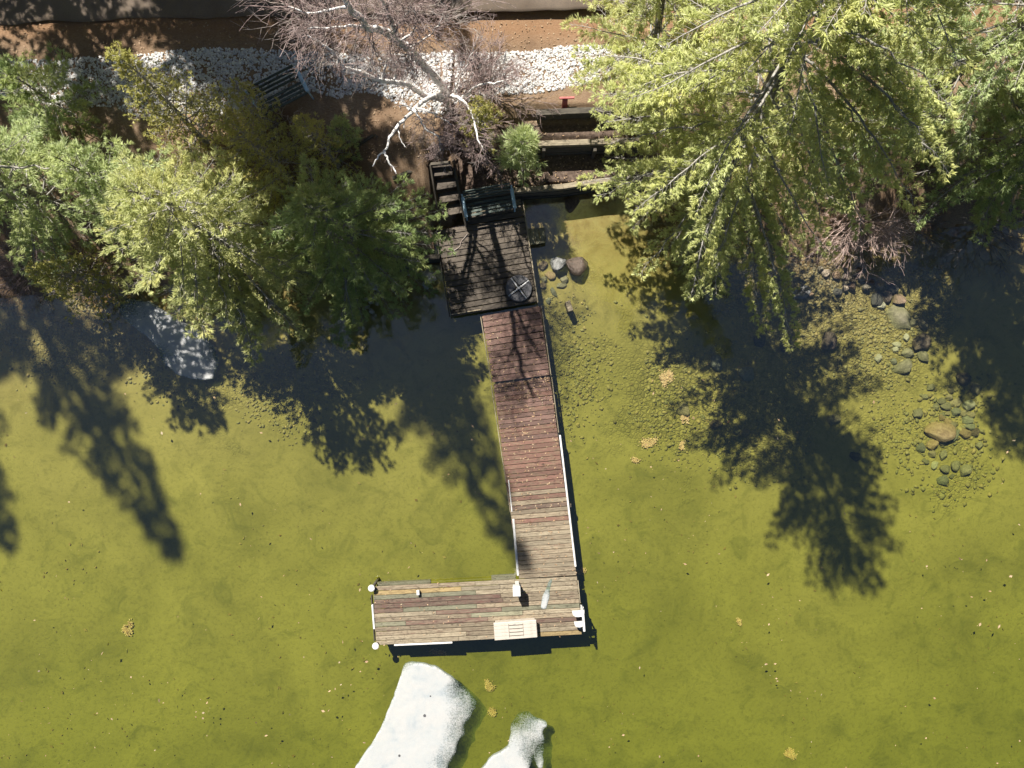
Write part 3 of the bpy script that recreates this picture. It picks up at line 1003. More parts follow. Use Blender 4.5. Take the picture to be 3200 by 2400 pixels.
def beam(parent, origin, a, b, w, h, mat, name='beam', bevel=0.01):
    """square timber from a to b (top centre line)"""
    a, b = Vector(a), Vector(b)
    d = b - a
    L = d.length
    ang = math.atan2(d.y, d.x)
    pitch = -math.asin(max(-1, min(1, d.z / L)))
    o = box(name, parent, mat, (0, 0, 0), (L, w, h), bevel)
    o.rotation_euler = (0, pitch, ang)
    o.location = (a + b) / 2 - origin - Vector((0, 0, h / 2))
    return o


ZD, ZW = 0.44, 0.29
# platform deck
org = P(1525, 850, 0)
deck = thing('deck', 'dark weathered square deck at the foot of the stairs', 'deck', org)
planks(deck, org, P(1364, 719, ZD), P(1640, 678, ZD), P(1677, 944, ZD), P(1411, 990, ZD), 15, 0.022, 0.04, lambda i, n, k: M['deck'], jag=0.008)
planks(deck, org, P(1452, 645, ZD), P(1622, 604, ZD), P(1639, 675, ZD), P(1461, 703, ZD), 4, 0.014, 0.04, lambda i, n, k: M['tan'] if i == 1 else M['deck'])
zj = ZD - 0.055
for a, b in (((1376, 720), (1421, 985)), ((1628, 608), (1668, 940)), ((1500, 650), (1545, 962))):
    beam(deck, org, P(a[0], a[1], zj), P(b[0], b[1], zj), 0.05, 0.2, M['timber'], 'joist')
beam(deck, org, P(1411, 986, zj), P(1676, 941, zj), 0.05, 0.16, M['timber'], 'rim_board')
beam(deck, org, P(1407, 983, ZD + 0.03), P(1504, 967, ZD + 0.03), 0.03, 0.10, M['timber_pale'], 'edge_board', 0.006)
beam(deck, org, P(1634, 628, ZD + 0.012), P(1681, 946, ZD + 0.012), 0.035, 0.16, M['timber_pale'], 'edge_board', 0.006)
beam(deck, org, P(1359, 718, ZD + 0.01), P(1405, 990, ZD + 0.01), 0.03, 0.14, M['timber'], 'edge_board', 0.006)
for u, v in ((1425, 975), (1660, 930), (1390, 740), (1630, 690)):
    p = P(u, v, ZD - 0.08)
    z0 = float(ground_z(p.x, p.y)) - 0.1
    box('post', deck, M['timber'], (p.x - org.x, p.y - org.y, (p.z + z0) / 2), (0.12, 0.12, p.z - z0), 0.01)

# walkway with red paint
org = P(1610, 1080, 0)
walk = thing('dock_walkway', 'red-brown painted dock walkway leading off the deck', 'dock', org)
A = [P(1506, 988, ZW), P(1688, 956, ZW), P(1718, 1174, ZW), P(1540, 1197, ZW)]
planks(walk, org, *A, 11, 0.018, 0.04, lambda i, n, k: M['red'], jag=0.006)
beam(walk, org, P(1502, 990, ZW + 0.006), P(1536, 1197, ZW + 0.006), 0.03, 0.14, M['timber_pale'], 'edge_board', 0.006)
beam(walk, org, P(1692, 956, ZW + 0.006), P(1722, 1174, ZW + 0.006), 0.03, 0.14, M['timber_pale'], 'edge_board', 0.006)
for a, b in (((1520, 990), (1550, 1195)), ((1680, 960), (1710, 1172))):
    beam(walk, org, P(a[0], a[1], ZW - 0.05), P(b[0], b[1], ZW - 0.05), 0.05, 0.16, M['timber'], 'joist')
for u, v in ((1520, 1000), (1684, 965), (1545, 1180), (1708, 1160)):
    p = P(u, v, ZW - 0.06)
    z0 = float(ground_z(p.x, p.y)) - 0.1
    box('post', walk, M['timber'], (p.x - org.x, p.y - org.y, (p.z + z0) / 2), (0.1, 0.1, p.z - z0), 0.01)

# L-shaped outer dock: long run and the finger at its end
org = P(1600, 1700, 0)
dock = thing('dock', 'L-shaped weathered plank dock with faded paint and white bumpers', 'dock', org)
Bq = [P(1541, 1201, ZW), P(1719, 1178, ZW), P(1802, 1799, ZW), P(1623, 1810, ZW)]


def run_pick(i, n, k):
    t = i / n + random.uniform(-0.16, 0.16)
    if t < 0.18:
        return M['red']
    if t < 0.58:
        return M['redgrey']
    if t < 0.70:
        return M['maroon'] if random.random() < 0.5 else M['grey']
    return M['grey'] if random.random() < 0.75 else M['tan']


planks(dock, org, *Bq, 43, 0.013, 0.04, run_pick, jag=0.008)
Fq = [P(1166, 1834, ZW), P(1803, 1802, ZW), P(1819, 1984, ZW), P(1175, 2018, ZW)]
row_cols = {0: ['grey', 'tan', 'tan'], 1: ['yellow', 'tan', 'tan'], 2: ['green', 'tan', 'grey'], 3: ['maroon', 'maroon', 'grey'], 4: ['maroon', 'maroon', 'grey'],
            5: ['maroon', 'green', 'grey'], 6: ['tan', 'maroon', 'green'], 7: ['grey', 'green', 'tan'], 8: ['green', 'maroon', 'grey'], 9: ['grey', 'grey', 'maroon'],
            10: ['grey', 'grey', 'grey'], 11: ['tan', 'grey', 'tan'], 12: ['tan', 'tan', 'yellow']}
row_cuts = {0: [0.50], 1: [0.43, 0.62], 2: [0.50], 3: [0.27, 0.62], 4: [0.36, 0.63], 5: [0.14, 0.50], 6: [0.30, 0.62], 7: [0.47, 0.72], 8: [0.15, 0.55], 9: [0.17, 0.58], 10: [0.42, 0.70], 11: [0.44, 0.70], 12: [0.40, 0.72]}
planks(dock, org, *Fq, 13, 0.015, 0.04, lambda i, n, k: M[row_cols[i][min(k, len(row_cols[i]) - 1)]], cuts=lambda i: row_cuts[i], jag=0.012)
for a, b, w in (((1170, 1840), (1178, 2014), 0.05), ((1795, 1808), (1812, 1980), 0.05), ((1398, 1830), (1406, 2000), 0.05), ((1608, 1818), (1620, 1990), 0.05)):
    beam(dock, org, P(a[0], a[1], ZW - 0.05), P(b[0], b[1], ZW - 0.05), w, 0.18, M['timber'], 'joist')
beam(dock, org, P(1180, 2013, ZW - 0.05), P(1815, 1980, ZW - 0.05), 0.05, 0.18, M['timber'], 'rim_board')
beam(dock, org, P(1172, 1839, ZW - 0.05), P(1610, 1817, ZW - 0.05), 0.05, 0.18, M['timber'], 'rim_board')
beam(dock, org, P(1535, 1203, ZW + 0.002), P(1595, 1600, ZW + 0.002), 0.028, 0.12, M['timber_pale'], 'edge_board', 0.006)
beam(dock, org, P(1724, 1178, ZW + 0.002), P(1746, 1352, ZW + 0.002), 0.028, 0.12, M['timber_pale'], 'edge_board', 0.006)
beam(dock, org, P(1160, 1862, ZW - 0.004), P(1170, 2005, ZW - 0.004), 0.03, 0.15, M['timber'], 'edge_board', 0.006)
beam(dock, org, P(1806, 1815, ZW - 0.002), P(1813, 1885, ZW - 0.002), 0.03, 0.12, M['timber_pale'], 'edge_board', 0.006)
for a, b in (((1548, 1205), (1627, 1806)), ((1712, 1182), (1795, 1796))):
    beam(dock, org, P(a[0], a[1], ZW - 0.05), P(b[0], b[1], ZW - 0.05), 0.05, 0.18, M['timber'], 'joist')
# white bumper strips
for a, b, w in (((1750, 1360), (1799, 1772), 0.06), ((1604, 1622), (1619, 1800), 0.07), ((1231, 2017), (1414, 2009), 0.05), ((1163, 1890), (1169, 1967), 0.06), ((1589, 1500), (1600, 1600), 0.035)):
    beam(dock, org, P(a[0], a[1], ZW + 0.025), P(b[0], b[1], ZW + 0.025), w, 0.20, M['white'], 'bumper', 0.02)
for u, v in ((1160, 1839), (1173, 2020)):
    p = P(u, v, 0.52)
    cyl('post_cap', dock, M['white'], (p.x - org.x, p.y - org.y, 0.49), 0.10, 0.10, 0.06, 28, 0.015)
    cyl('post', dock, M['timber'], (p.x - org.x + 0.02, p.y - org.y, -0.12), 0.05, 0.05, 1.14, 14)
for u, v in ((1400, 1990), (1610, 1985), (1800, 1960), (1400, 1850), (1625, 1600), (1780, 1580), (1590, 1400), (1735, 1380)):
    p = P(u, v, ZW - 0.1)
    z0 = float(ground_z(p.x, p.y)) - 0.1
    box('post', dock, M['timber'], (p.x - org.x, p.y - org.y, (p.z + z0) / 2), (0.11, 0.11, p.z - z0), 0.01)

# submerged crib timbers behind the finger
for lab, a, b in (('waterlogged timber just under the surface above the finger dock left end', (1178, 1829), (1346, 1821)),
                  ('waterlogged timber just under the surface beside the pedestal', (1536, 1808), (1612, 1803))):
    pa, pb = P(a[0], a[1], -0.03), P(b[0], b[1], -0.03)
    og = (pa + pb) / 2
    t = thing('sunken_timber', lab, 'timber', og)
    beam(t, og, pa, pb, 0.16, 0.14, M['green'], 'beam')

# ------------------------------------------------------------------ stairs
org = P(1400, 610, 0)
st = thing('staircase', 'dark wooden stairs descending to the deck', 'stairs', org)
for tl, tr, br, bl, z in (((1349, 519), (1412, 514), (1416, 545), (1353, 551), 1.38), ((1360, 562), (1424, 553), (1428, 583), (1365, 594), 1.18),
                          ((1368, 604), (1431, 595), (1436, 624), (1373, 635), 0.98), ((1377, 645), (1441, 634), (1447, 664), (1382, 677), 0.78)):
    board('tread', st, org, [P(*tl, z), P(*tr, z), P(*br, z), P(*bl, z)], 0.045, M['deck'])
    pa, pb = P(tl[0], tl[1], z - 0.05), P(tr[0], tr[1], z - 0.05)
beam(st, org, P(1343, 508, 1.62), P(1377, 716, 0.66), 0.05, 0.28, M['timber'], 'stringer')
beam(st, org, P(1418, 520, 1.50), P(1455, 700, 0.66), 0.07, 0.28, M['timber'], 'stringer')
beam(st, org, P(1345, 512, 1.60), P(1408, 506, 1.60), 0.08, 0.12, M['timber'], 'top_nosing')

org = P(1677, 738, 0)
t = thing('side_step', 'three-board grey wooden step on the right side of the deck', 'step', org)
for q in ([(1645, 714), (1664, 714), (1674, 763), (1650, 765)], [(1665, 713), (1682, 712), (1690, 761), (1676, 763)], [(1684, 712), (1701, 710), (1707, 758), (1692, 760)]):
    # boards run along the deck edge: order corners so local X follows the long side
    w = [P(a, b, 0.30) for a, b in q]
    board('board', t, org, [w[3], w[0], w[1], w[2]], 0.04, M['green'])
for a, b in (((1650, 722), (1703, 716)), ((1656, 757), (1706, 752))):
    beam(t, org, P(*a, 0.255), P(*b, 0.255), 0.05, 0.12, M['timber'], 'bearer')
for u, v in ((1700, 722), (1703, 750)):
    p = P(u, v, 0.13)
    z0 = float(ground_z(p.x, p.y)) - 0.05
    box('leg', t, M['timber'], (p.x - org.x, p.y - org.y, (p.z + z0) / 2), (0.07, 0.07, p.z - z0), 0.006)

# ------------------------------------------------------------------ retaining walls
org = P(1650, 590, 0)
w = thing('retaining_wall', 'lower timber retaining wall behind the deck bench and along the water', 'wall', org)
pts = [(1440, 614), (1612, 593), (1760, 582), (1862, 566), (1985, 556)]
for k in range(len(pts) - 1):
    for j, z in enumerate((0.84, 0.64, 0.44, 0.24, 0.04)):
        a, b = P(*pts[k], 0.84), P(*pts[k + 1], 0.84)
        a.z = b.z = z
        dy = -0.02 * (j % 2)
        beam(w, org, a + Vector((0.01 * j, dy - 0.004 * j, 0)), b + Vector((0.01 * j, dy - 0.004 * j, 0)), 0.15, 0.195, M['timber_pale'] if j == 0 and k else M['timber'])
org = P(1800, 445, 0)
w = thing('retaining_wall', 'upper timber retaining wall with a pale sunlit cap above the soil bed', 'wall', org)
for j, z in enumerate((1.52, 1.33, 1.14, 0.95)):
    a, b = P(1650, 450, 1.5), P(2010, 438, 1.5)
    a.z = b.z = z
    beam(w, org, a + Vector((0, -0.012 * (j % 2) - 0.01 * j, 0)), b + Vector((0, -0.012 * (j % 2) - 0.01 * j, 0)), 0.16, 0.185, M['timber_pale'] if j == 0 else M['timber'])
for u in (1700, 1860):
    p = P(u, 453, 1.5)
    box('post', w, M['timber'], (p.x - org.x, p.y - org.y - 0.13, 1.12), (0.09, 0.09, 0.75), 0.008)
org = P(1780, 345, 0)
w = thing('garden_edging', 'dark timber edging at the top of the planting terraces', 'edging', org)
for j, z in enumerate((1.92, 1.72)):
    a, b = P(1676, 351, 1.92), P(2010, 336, 1.92)
    a.z = b.z = z
    beam(w, org, a, b - Vector((0, 0.006 * j, 0)), 0.17 - 0.01 * j, 0.195, M['timber'])
org = P(1290, 806, 0)
w = thing('retaining_wall', 'dark low timber wall at the waterline left of the deck', 'wall', org)
for j, z in enumerate((0.58, 0.38, 0.18, -0.02)):
    a, b = P(1100, 815, 0.58), P(1374, 801, 0.58)
    a.z = b.z = z
    beam(w, org, a + Vector((0, -0.01 * (j % 2), 0)), b + Vector((0, -0.01 * (j % 2), 0)), 0.14, 0.195, M['timber'])
# path edging left of the stairs
org = P(1250, 470, 0)
w = thing('path_edging', 'dark timber frame edging the needle-covered landing left of the stairs', 'edging', org)
for a, b in (((1110, 460), (1168, 423)), ((1168, 423), (1336, 497)), ((1336, 499), (1262, 530)), ((1262, 530), (1220, 545))):
    pa, pb = P(*a, 1.9), P(*b, 1.9)
    pa.z = min(1.95, float(ground_z(pa.x, pa.y)) + 0.08)
    pb.z = min(1.95, float(ground_z(pb.x, pb.y)) + 0.08)
    beam(w, org, pa, pb, 0.09, 0.16, M['timber'])


# ------------------------------------------------------------------ furniture
def bench(label, loc, rz, group='park benches'):
    t = thing('park_bench', label, 'bench', loc, rz, group)
    # local: X along the seat, front is -Y, height from deck
    W = 1.5
    for k, y in enumerate((-0.20, -0.09, 0.02, 0.13)):
        box('seat_slat', t, M['slat'], (0, y, 0.43), (W - 0.1, 0.07, 0.03), 0.008)
    for k in range(4):
        o = box('back_slat', t, M['slat'], (0, 0.245 + 0.05 * k, 0.55 + 0.115 * k), (W - 0.1, 0.03, 0.07), 0.008)
        o.rotation_euler = (R(-20), 0, 0)
    for s in (-1, 1):
        e = bpy.data.objects.new('end_frame', None)
        # cast end: one mesh swept from several bars
        bm = bmesh.new()
        x = s * (W / 2 - 0.02)
        box_bm(bm, x, -0.22, 0.31, 0.045, 0.05, 0.62, 0.012)
        box_bm(bm, x, 0.24, 0.21, 0.045, 0.05, 0.42, 0.012)
        box_bm(bm, x, -0.01, 0.39, 0.04, 0.46, 0.04, 0.01)
        box_bm(bm, x, 0.30, 0.66, 0.045, 0.05, 0.62, 0.012, None)
        bpy.data.objects.remove(e)
        fr = bm_obj('end_frame', bm, M['blue'], t)
        bm = bmesh.new()
        box_bm(bm, x, 0.01, 0.655, 0.10, 0.60, 0.04, 0.018)
        box_bm(bm, x, -0.265, 0.625, 0.07, 0.05, 0.07, 0.02)
        bm_obj('armrest', bm, M['blue'], fr)
    return t


pb = P(1530, 652, ZD)
bench('dark slatted bench with pale blue arms standing on the deck', pb, R(10.5), None)
pb2 = P(897, 326, 1.98)
pb2.z = float(ground_z(pb2.x, pb2.y)) - 0.01
bench('dark slatted bench with a pale blue arm on the white stones', pb2, R(27), None)

# parasol base: four fan weights on a cross foot
t = thing('parasol_base', 'round black four-weight parasol base on the deck corner', 'parasol base', P(1621, 902, ZD), R(-8))
Rw = 0.40
for k in range(4):
    bm = bmesh.new()
    a0, a1 = R(90 * k + 45 + 4), R(90 * k + 135 - 4)
    top, bot, top2 = [], [], []
    n = 14
    ring = [(0.085 * math.cos((a0 + a1) / 2), 0.085 * math.sin((a0 + a1) / 2))]
    out = [(Rw * math.cos(a0 + (a1 - a0) * i / n), Rw * math.sin(a0 + (a1 - a0) * i / n)) for i in range(n + 1)]
    cx, cy = 0.24 * math.cos((a0 + a1) / 2), 0.24 * math.sin((a0 + a1) / 2)
    prof = ring + out
    vb = [bm.verts.new((x, y, 0.035)) for x, y in prof]
    vm = [bm.verts.new((x, y, 0.085)) for x, y in prof]
    vt = [bm.verts.new((cx + (x - cx) * 0.92, cy + (y - cy) * 0.92, 0.10)) for x, y in prof]
    m_ = len(prof)
    for i in range(m_):
        j = (i + 1) % m_
        bm.faces.new((vb[i], vb[j], vm[j], vm[i]))
        bm.faces.new((vm[i], vm[j], vt[j], vt[i]))
    bm.faces.new(vt)
    bm.faces.new(vb[::-1])
    bm_obj('weight', bm, M['black'], t)
for k in range(2):
    o = box('cross_bar', t, M['steel'], (0, 0, 0.055 + 0.003 * k), (0.78, 0.045, 0.05), 0.006)
    o.rotation_euler = (0, 0, R(45 + 90 * k))
cyl('socket', t, M['steel'], (0, 0, 0.13), 0.045, 0.04, 0.12, 20)
cyl('socket_knob', t, M['black'], (0.06, 0.01, 0.14), 0.018, 0.018, 0.05, 12)

# deck box
q = [P(1541, 1953, 0.75), P(1676, 1943, 0.75)]
ang = math.atan2(q[1].y - q[0].y, q[1].x - q[0].x)
pc = P(1611, 1974, 0.75)
t = thing('deck_box', 'low cream plastic deck box with slotted lid on the finger dock', 'storage box', (pc.x, pc.y, ZW + 0.004), ang)
box('body', t, M['cream'], (0, 0, 0.14), (1.22, 0.46, 0.28), 0.02)
lid = box('lid', t, M['cream'], (0, 0, 0.305), (1.29, 0.53, 0.05), 0.012)
for k in range(5):
    box('lid_board', lid, M['cream'], (0, -0.208 + 0.104 * k, 0.030), (1.27, 0.094, 0.012), 0.005)
for k in range(4):
    box('slot', lid, M['timber'], (0.02, -0.156 + 0.104 * k, 0.036), (0.40, 0.022, 0.006), 0.002)
for sx in (-1, 1):
    box('panel_edge', lid, M['timber'], (0.02 + sx * 0.215, 0, 0.036), (0.012, 0.40, 0.006), 0.002)
box('latch', lid, M['steel'], (-0.02, 0.19, 0.040), (0.07, 0.016, 0.012), 0.003)

# pedestal with lamp
pc = P(1616, 1825, ZW)
t = thing('power_pedestal', 'white box pedestal standing at the inner corner of the dock', 'pedestal', (pc.x, pc.y, ZW), R(2))
box('post', t, M['white'], (0, 0, 0.22), (0.12, 0.18, 0.44), 0.01)
box('head', t, M['white'], (-0.02, -0.02, 0.56), (0.21, 0.28, 0.26), 0.015)
box('lid', t, M['white'], (-0.02, -0.02, 0.70), (0.225, 0.295, 0.025), 0.01)
cyl('meter_dome', t, M['blue'], (0.04, -0.19, 0.57), 0.055, 0.035, 0.1, 18, 0.01)
cyl('aerial_knob', t, M['steel'], (0.07, 0.15, 0.66), 0.02, 0.02, 0.08, 10)

pc = P(1309, 1848, ZW)
t = thing('dock_light', 'short white cap post on the finger dock left of pedestal', 'dock light', (pc.x, pc.y, ZW), R(3))
box('stem', t, M['black'], (0, 0, 0.05), (0.07, 0.11, 0.10), 0.006)
box('cap', t, M['white'], (-0.01, 0, 0.125), (0.09, 0.15, 0.05), 0.012)


# white moulded ladder handles at the right end of the dock
def half_disc(name, parent, mat, w, d, h, z, y, x):
    bm = bmesh.new()
    n = 12
    prof = [(w / 2, 0.05), (-w / 2, 0.05)] + [(-w / 2 * math.cos(math.pi * i / n), -d * math.sin(math.pi * i / n) ** 0.7) for i in range(n + 1)]
    vb = [bm.verts.new((a, b, 0)) for a, b in prof]
    vt = [bm.verts.new((a * 0.96, b * 0.94, h)) for a, b in prof]
    for i in range(len(prof)):
        j = (i + 1) % len(prof)
        bm.faces.new((vb[i], vb[j], vt[j], vt[i]))
    bm.faces.new(vt)
    bm.faces.new(vb[::-1])
    bmesh.ops.remove_doubles(bm, verts=bm.verts, dist=0.0005)
    o = bm_obj(name, bm, mat, parent)
    o.location = (x, y, z)
    return o


pc = P(1812, 1925, ZW)
t = thing('dock_ladder', 'white moulded ladder with two rounded treads at the dock end', 'ladder', (pc.x, pc.y, ZW), R(4))
half_disc('tread', t, M['white'], 0.37, 0.15, 0.05, 0.42, 0.27, -0.07)
half_disc('tread', t, M['white'], 0.30, 0.13, 0.05, 0.30, -0.10, -0.06)
box('rail', t, M['white'], (0.07, -0.02, 0.44), (0.07, 0.62, 0.05), 0.02)
for y in (0.27, -0.30):
    box('leg', t, M['white'], (0.07, y, 0.10), (0.05, 0.05, 0.64), 0.012)
for z in (-0.08, -0.30):
    box('rung', t, M['white'], (0.09, -0.02, z), (0.10, 0.54, 0.035), 0.01)
box('bracket', t, M['steel'], (-0.02, -0.36, 0.012), (0.06, 0.05, 0.03), 0.004)

# red T-shaped post on the top terrace
pc = P(1762, 363, 1.45)
pc.z = float(ground_z(pc.x, pc.y))
t = thing('tee_post', 'faded red T-shaped post above the upper soil bed', 'post', pc, R(2))
o = box('upright', t, M['redpaint'], (0, 0.12, 0.31), (0.15, 0.05, 0.66), 0.01)
o.rotation_euler = (R(-24), 0, 0)
box('foot_plate', t, M['redpaint'], (0, 0, 0.02), (0.22, 0.16, 0.03), 0.006)
box('crossbar', t, M['redpaint'], (0.05, 0.27, 0.63), (0.42, 0.06, 0.06), 0.012)

# squared stake standing in the water right of the walkway
pc = P(1780, 955, 0.3)
z0 = float(ground_z(pc.x, pc.y))
t = thing('mooring_stake', 'short squared wooden stake standing in water right of the walkway', 'stake', (pc.x, pc.y, z0), R(18))
box('stake', t, M['tan'], (0, 0, 0.24), (0.16, 0.32, 0.5), 0.015)

# driftwood twig on the deck
tw = [P(1418, 783, ZD + 0.015), P(1430, 776, ZD + 0.02), P(1438, 768, ZD + 0.02), P(1441, 755, ZD + 0.03), P(1452, 742, ZD + 0.03), P(1462, 728, ZD + 0.05)]
t = thing('twig', 'thin forked grey twig lying on the shaded deck', 'twig', tw[0])
sg = path_segs([p - tw[0] for p in smooth_path(tw, 3)], [0.010] * 20)
sg += path_segs([tw[3] - tw[0], P(1448, 760, ZD + 0.02) - tw[0]], [0.006, 0.004])
tubes('stem', sg, M['twig_pale'], t, 5)


# ------------------------------------------------------------------ ice
def ice_mat():
    m, nt, b = new_mat('rotting_ice')
    p = geo_pos(nt)
    at = nt.nodes.new('ShaderNodeAttribute')
    at.attribute_name = 'thick'
    f = noise(nt, p, 1.6, 6, 0.72, 0.6)
    fine = noise(nt, p, 60, 4, 0.8)
    col = ramp(nt, f, [(0.3, (0.40, 0.44, 0.47)), (0.44, (0.50, 0.515, 0.52)), (0.6, (0.545, 0.54, 0.53))])
    col = mix(nt, ramp(nt, fine, [(0.36, 0.35), (0.48, 0.0)]), col, (0.30, 0.33, 0.35))
    col = mix(nt, ramp(nt, noise(nt, p, 7.0, 3, 0.6), [(0.20, 0.8), (0.25, 0.0)]), col, (0.06, 0.055, 0.05))
    nt.links.new(col, b.inputs['Base Color'])
    b.inputs['Roughness'].default_value = 0.6
    b.inputs['Subsurface Weight'].default_value = 0.0
    set_bump(nt, b, fine, 0.25, 0.01)
    tr = nd(nt, 'ShaderNodeBsdfTransparent', {'Color': (0.80, 0.88, 0.86, 1)})
    op = mth(nt, 'ADD', mth(nt, 'MULTIPLY', at.outputs['Fac'], 1.15), mth(nt, 'MULTIPLY', mth(nt, 'SUBTRACT', noise(nt, p, 22, 5, 0.75), 0.5), 1.6))
    op = mth(nt, 'ADD', op, mth(nt, 'MULTIPLY', mth(nt, 'SUBTRACT', f, 0.5), 0.8))
    ms = nd(nt, 'ShaderNodeMixShader', {0: ramp(nt, op, [(0.06, 0.0), (0.75, 0.78)]), 1: tr.outputs[0], 2: b.outputs[0]})
    nt.links.new(ms.outputs[0], nt.nodes['Material Output'].inputs['Surface'])
    return m


ICE = ice_mat()


def floe(label, outline, thin, th=0.13, step=0.05, top=0.05, fade=0.35, name='ice_floe', mat=None, zoff=0.0, cat='ice floe'):
    """grid-filled slab; 'thin' pixels listed make the slab see-through near them"""
    pts = np.array([(P(u, v, zoff).x, P(u, v, zoff).y) for u, v in outline])
    # densify and roughen the outline
    dense = []
    for i in range(len(pts)):
        a, b = pts[i], pts[(i + 1) % len(pts)]
        k = max(1, int(np.linalg.norm(b - a) / 0.06))
        for j in range(k):
            dense.append(a + (b - a) * j / k)
    dense = np.array(dense)
    for it in range(2):
        dense = 0.5 * dense + 0.25 * np.roll(dense, 1, 0) + 0.25 * np.roll(dense, -1, 0)
    nr = np.stack([vn(dense[:, 0], dense[:, 1], 31, 6.0), vn(dense[:, 0], dense[:, 1], 32, 6.0)], 1) * 0.05
    dense = dense + nr
    org = Vector((dense[:, 0].mean(), dense[:, 1].mean(), zoff))
    lo, hi = dense.min(0), dense.max(0)
    xs, ys = np.arange(lo[0], hi[0], step), np.arange(lo[1], hi[1], step)
    XX, YY = np.meshgrid(xs, ys)
    ins = in_poly(dense, XX.ravel(), YY.ravel())
    G = np.stack([XX.ravel()[ins], YY.ravel()[ins]], 1)
    dist = np.min(np.linalg.norm(G[:, None] - dense[None], axis=2), axis=1)
    G = G[dist > step * 0.6]
    allp = np.concatenate([dense, G])
    from mathutils.geometry import delaunay_2d_cdt
    nd_ = len(dense)
    vv, _, ff, _, _, _ = delaunay_2d_cdt([Vector(p) for p in allp], [(i, (i + 1) % nd_) for i in range(nd_)], [], 1, 1e-5)
    W = np.array([v[:] for v in vv])
    dist = np.min(np.linalg.norm(W[:, None] - dense[None], axis=2), axis=1)
    tl = np.array([(P(u, v, zoff).x, P(u, v, zoff).y, r) for u, v, r in thin]) if thin else np.zeros((0, 3))
    tk = np.clip(dist / 0.10, 0, 1) * 0.6 + 0.4
    for x, y, r in tl:
        dd = np.hypot(W[:, 0] - x, W[:, 1] - y)
        tk *= np.clip(dd / (2.0 * r), 0.0, 1) ** 0.8 * 0.93 + 0.07
    zt = top * np.clip(dist / 0.035, 0.45, 1) + vn(W[:, 0], W[:, 1], 33, 1.5) * 0.012 + vn(W[:, 0], W[:, 1], 34, 9.0) * 0.004
    n = len(W)
    Vt = np.concatenate([np.stack([W[:, 0] - org.x, W[:, 1] - org.y, zt], 1), np.stack([W[:, 0] - org.x, W[:, 1] - org.y, zt * 0 + top - th], 1)])
    F = [tuple(f) for f in ff] + [tuple(i + n for i in reversed(f)) for f in ff]
    # boundary edges
    cnt = {}
    for f in ff:
        for i in range(len(f)):
            e = (f[i], f[(i + 1) % len(f)])
            cnt[e] = 1
    for (a, b) in list(cnt):
        if (b, a) not in cnt:
            F.append((b, a, a + n, b + n))
    me = bpy.data.meshes.new(name)
    me.from_pydata([tuple(v) for v in Vt], [], F)
    at = me.attributes.new('thick', 'FLOAT', 'POINT')
    at.data.foreach_set('value', np.concatenate([tk, tk]).astype(np.float32))
    me.materials.append(mat or ICE)
    o = bpy.data.objects.new(name, me)
    C.objects.link(o)
    o.location = org
    return tag(o, label, cat)


floe('slanting white ice floe in tree shade at the left shore', [(375, 945), (400, 930), (470, 942), (560, 1000), (640, 1045), (676, 1105), (681, 1140), (662, 1186), (600, 1185), (556, 1172), (510, 1132), (497, 1092), (470, 1062), (420, 1022), (380, 988)], [(385, 950, 0.7), (500, 1110, 0.35), (675, 1100, 0.4)])
big_floe = floe('large white ice floe below the finger dock', [(1075, 2470), (1110, 2400), (1182, 2290), (1225, 2190), (1250, 2115), (1263, 2074), (1285, 2067), (1360, 2082), (1402, 2108), (1440, 2140), (1482, 2182), (1493, 2200), (1468, 2238), (1450, 2268), (1454, 2292), (1432, 2312), (1424, 2350), (1395, 2400), (1370, 2470)],
     [(1490, 2195, 0.75), (1455, 2280, 0.45), (1415, 2380, 0.55), (1440, 2140, 0.3), (1262, 2072, 0.2)])
floe('smaller ragged ice floe right of the large one', [(1440, 2470), (1505, 2400), (1540, 2360), (1582, 2340), (1596, 2292), (1597, 2266), (1622, 2230), (1650, 2225), (1674, 2246), (1712, 2258), (1713, 2270), (1695, 2276), (1700, 2312), (1698, 2350), (1696, 2400), (1690, 2410), (1665, 2370), (1655, 2395), (1640, 2430), (1630, 2470)],
     [(1610, 2255, 0.55), (1640, 2228, 0.4), (1690, 2330, 0.4), (1665, 2365, 0.35)])
floe('narrow grey sliver of melting ice lying on the dock planks', [(1719, 1806), (1726, 1806), (1724, 1828), (1719, 1850), (1716, 1868), (1711, 1888), (1705, 1906), (1697, 1903), (1687, 1903), (1690, 1890), (1694, 1872), (1701, 1850), (1709, 1832), (1714, 1818)],
     [(1722, 1808, 0.45), (1712, 1835, 0.12)], th=0.03, step=0.03, top=0.028, name='ice_sliver', zoff=ZW + 0.004, cat='ice')


for u, v, r in ((1327, 2236, 0.045), (1248, 2361, 0.035), (1345, 2175, 0.022)):
    hp = P(u, v, 0.05)
    cyl('melt_hole', big_floe, M['black'], (hp.x - big_floe.location.x, hp.y - big_floe.location.y, 0.05), r, r, 0.03, 12)


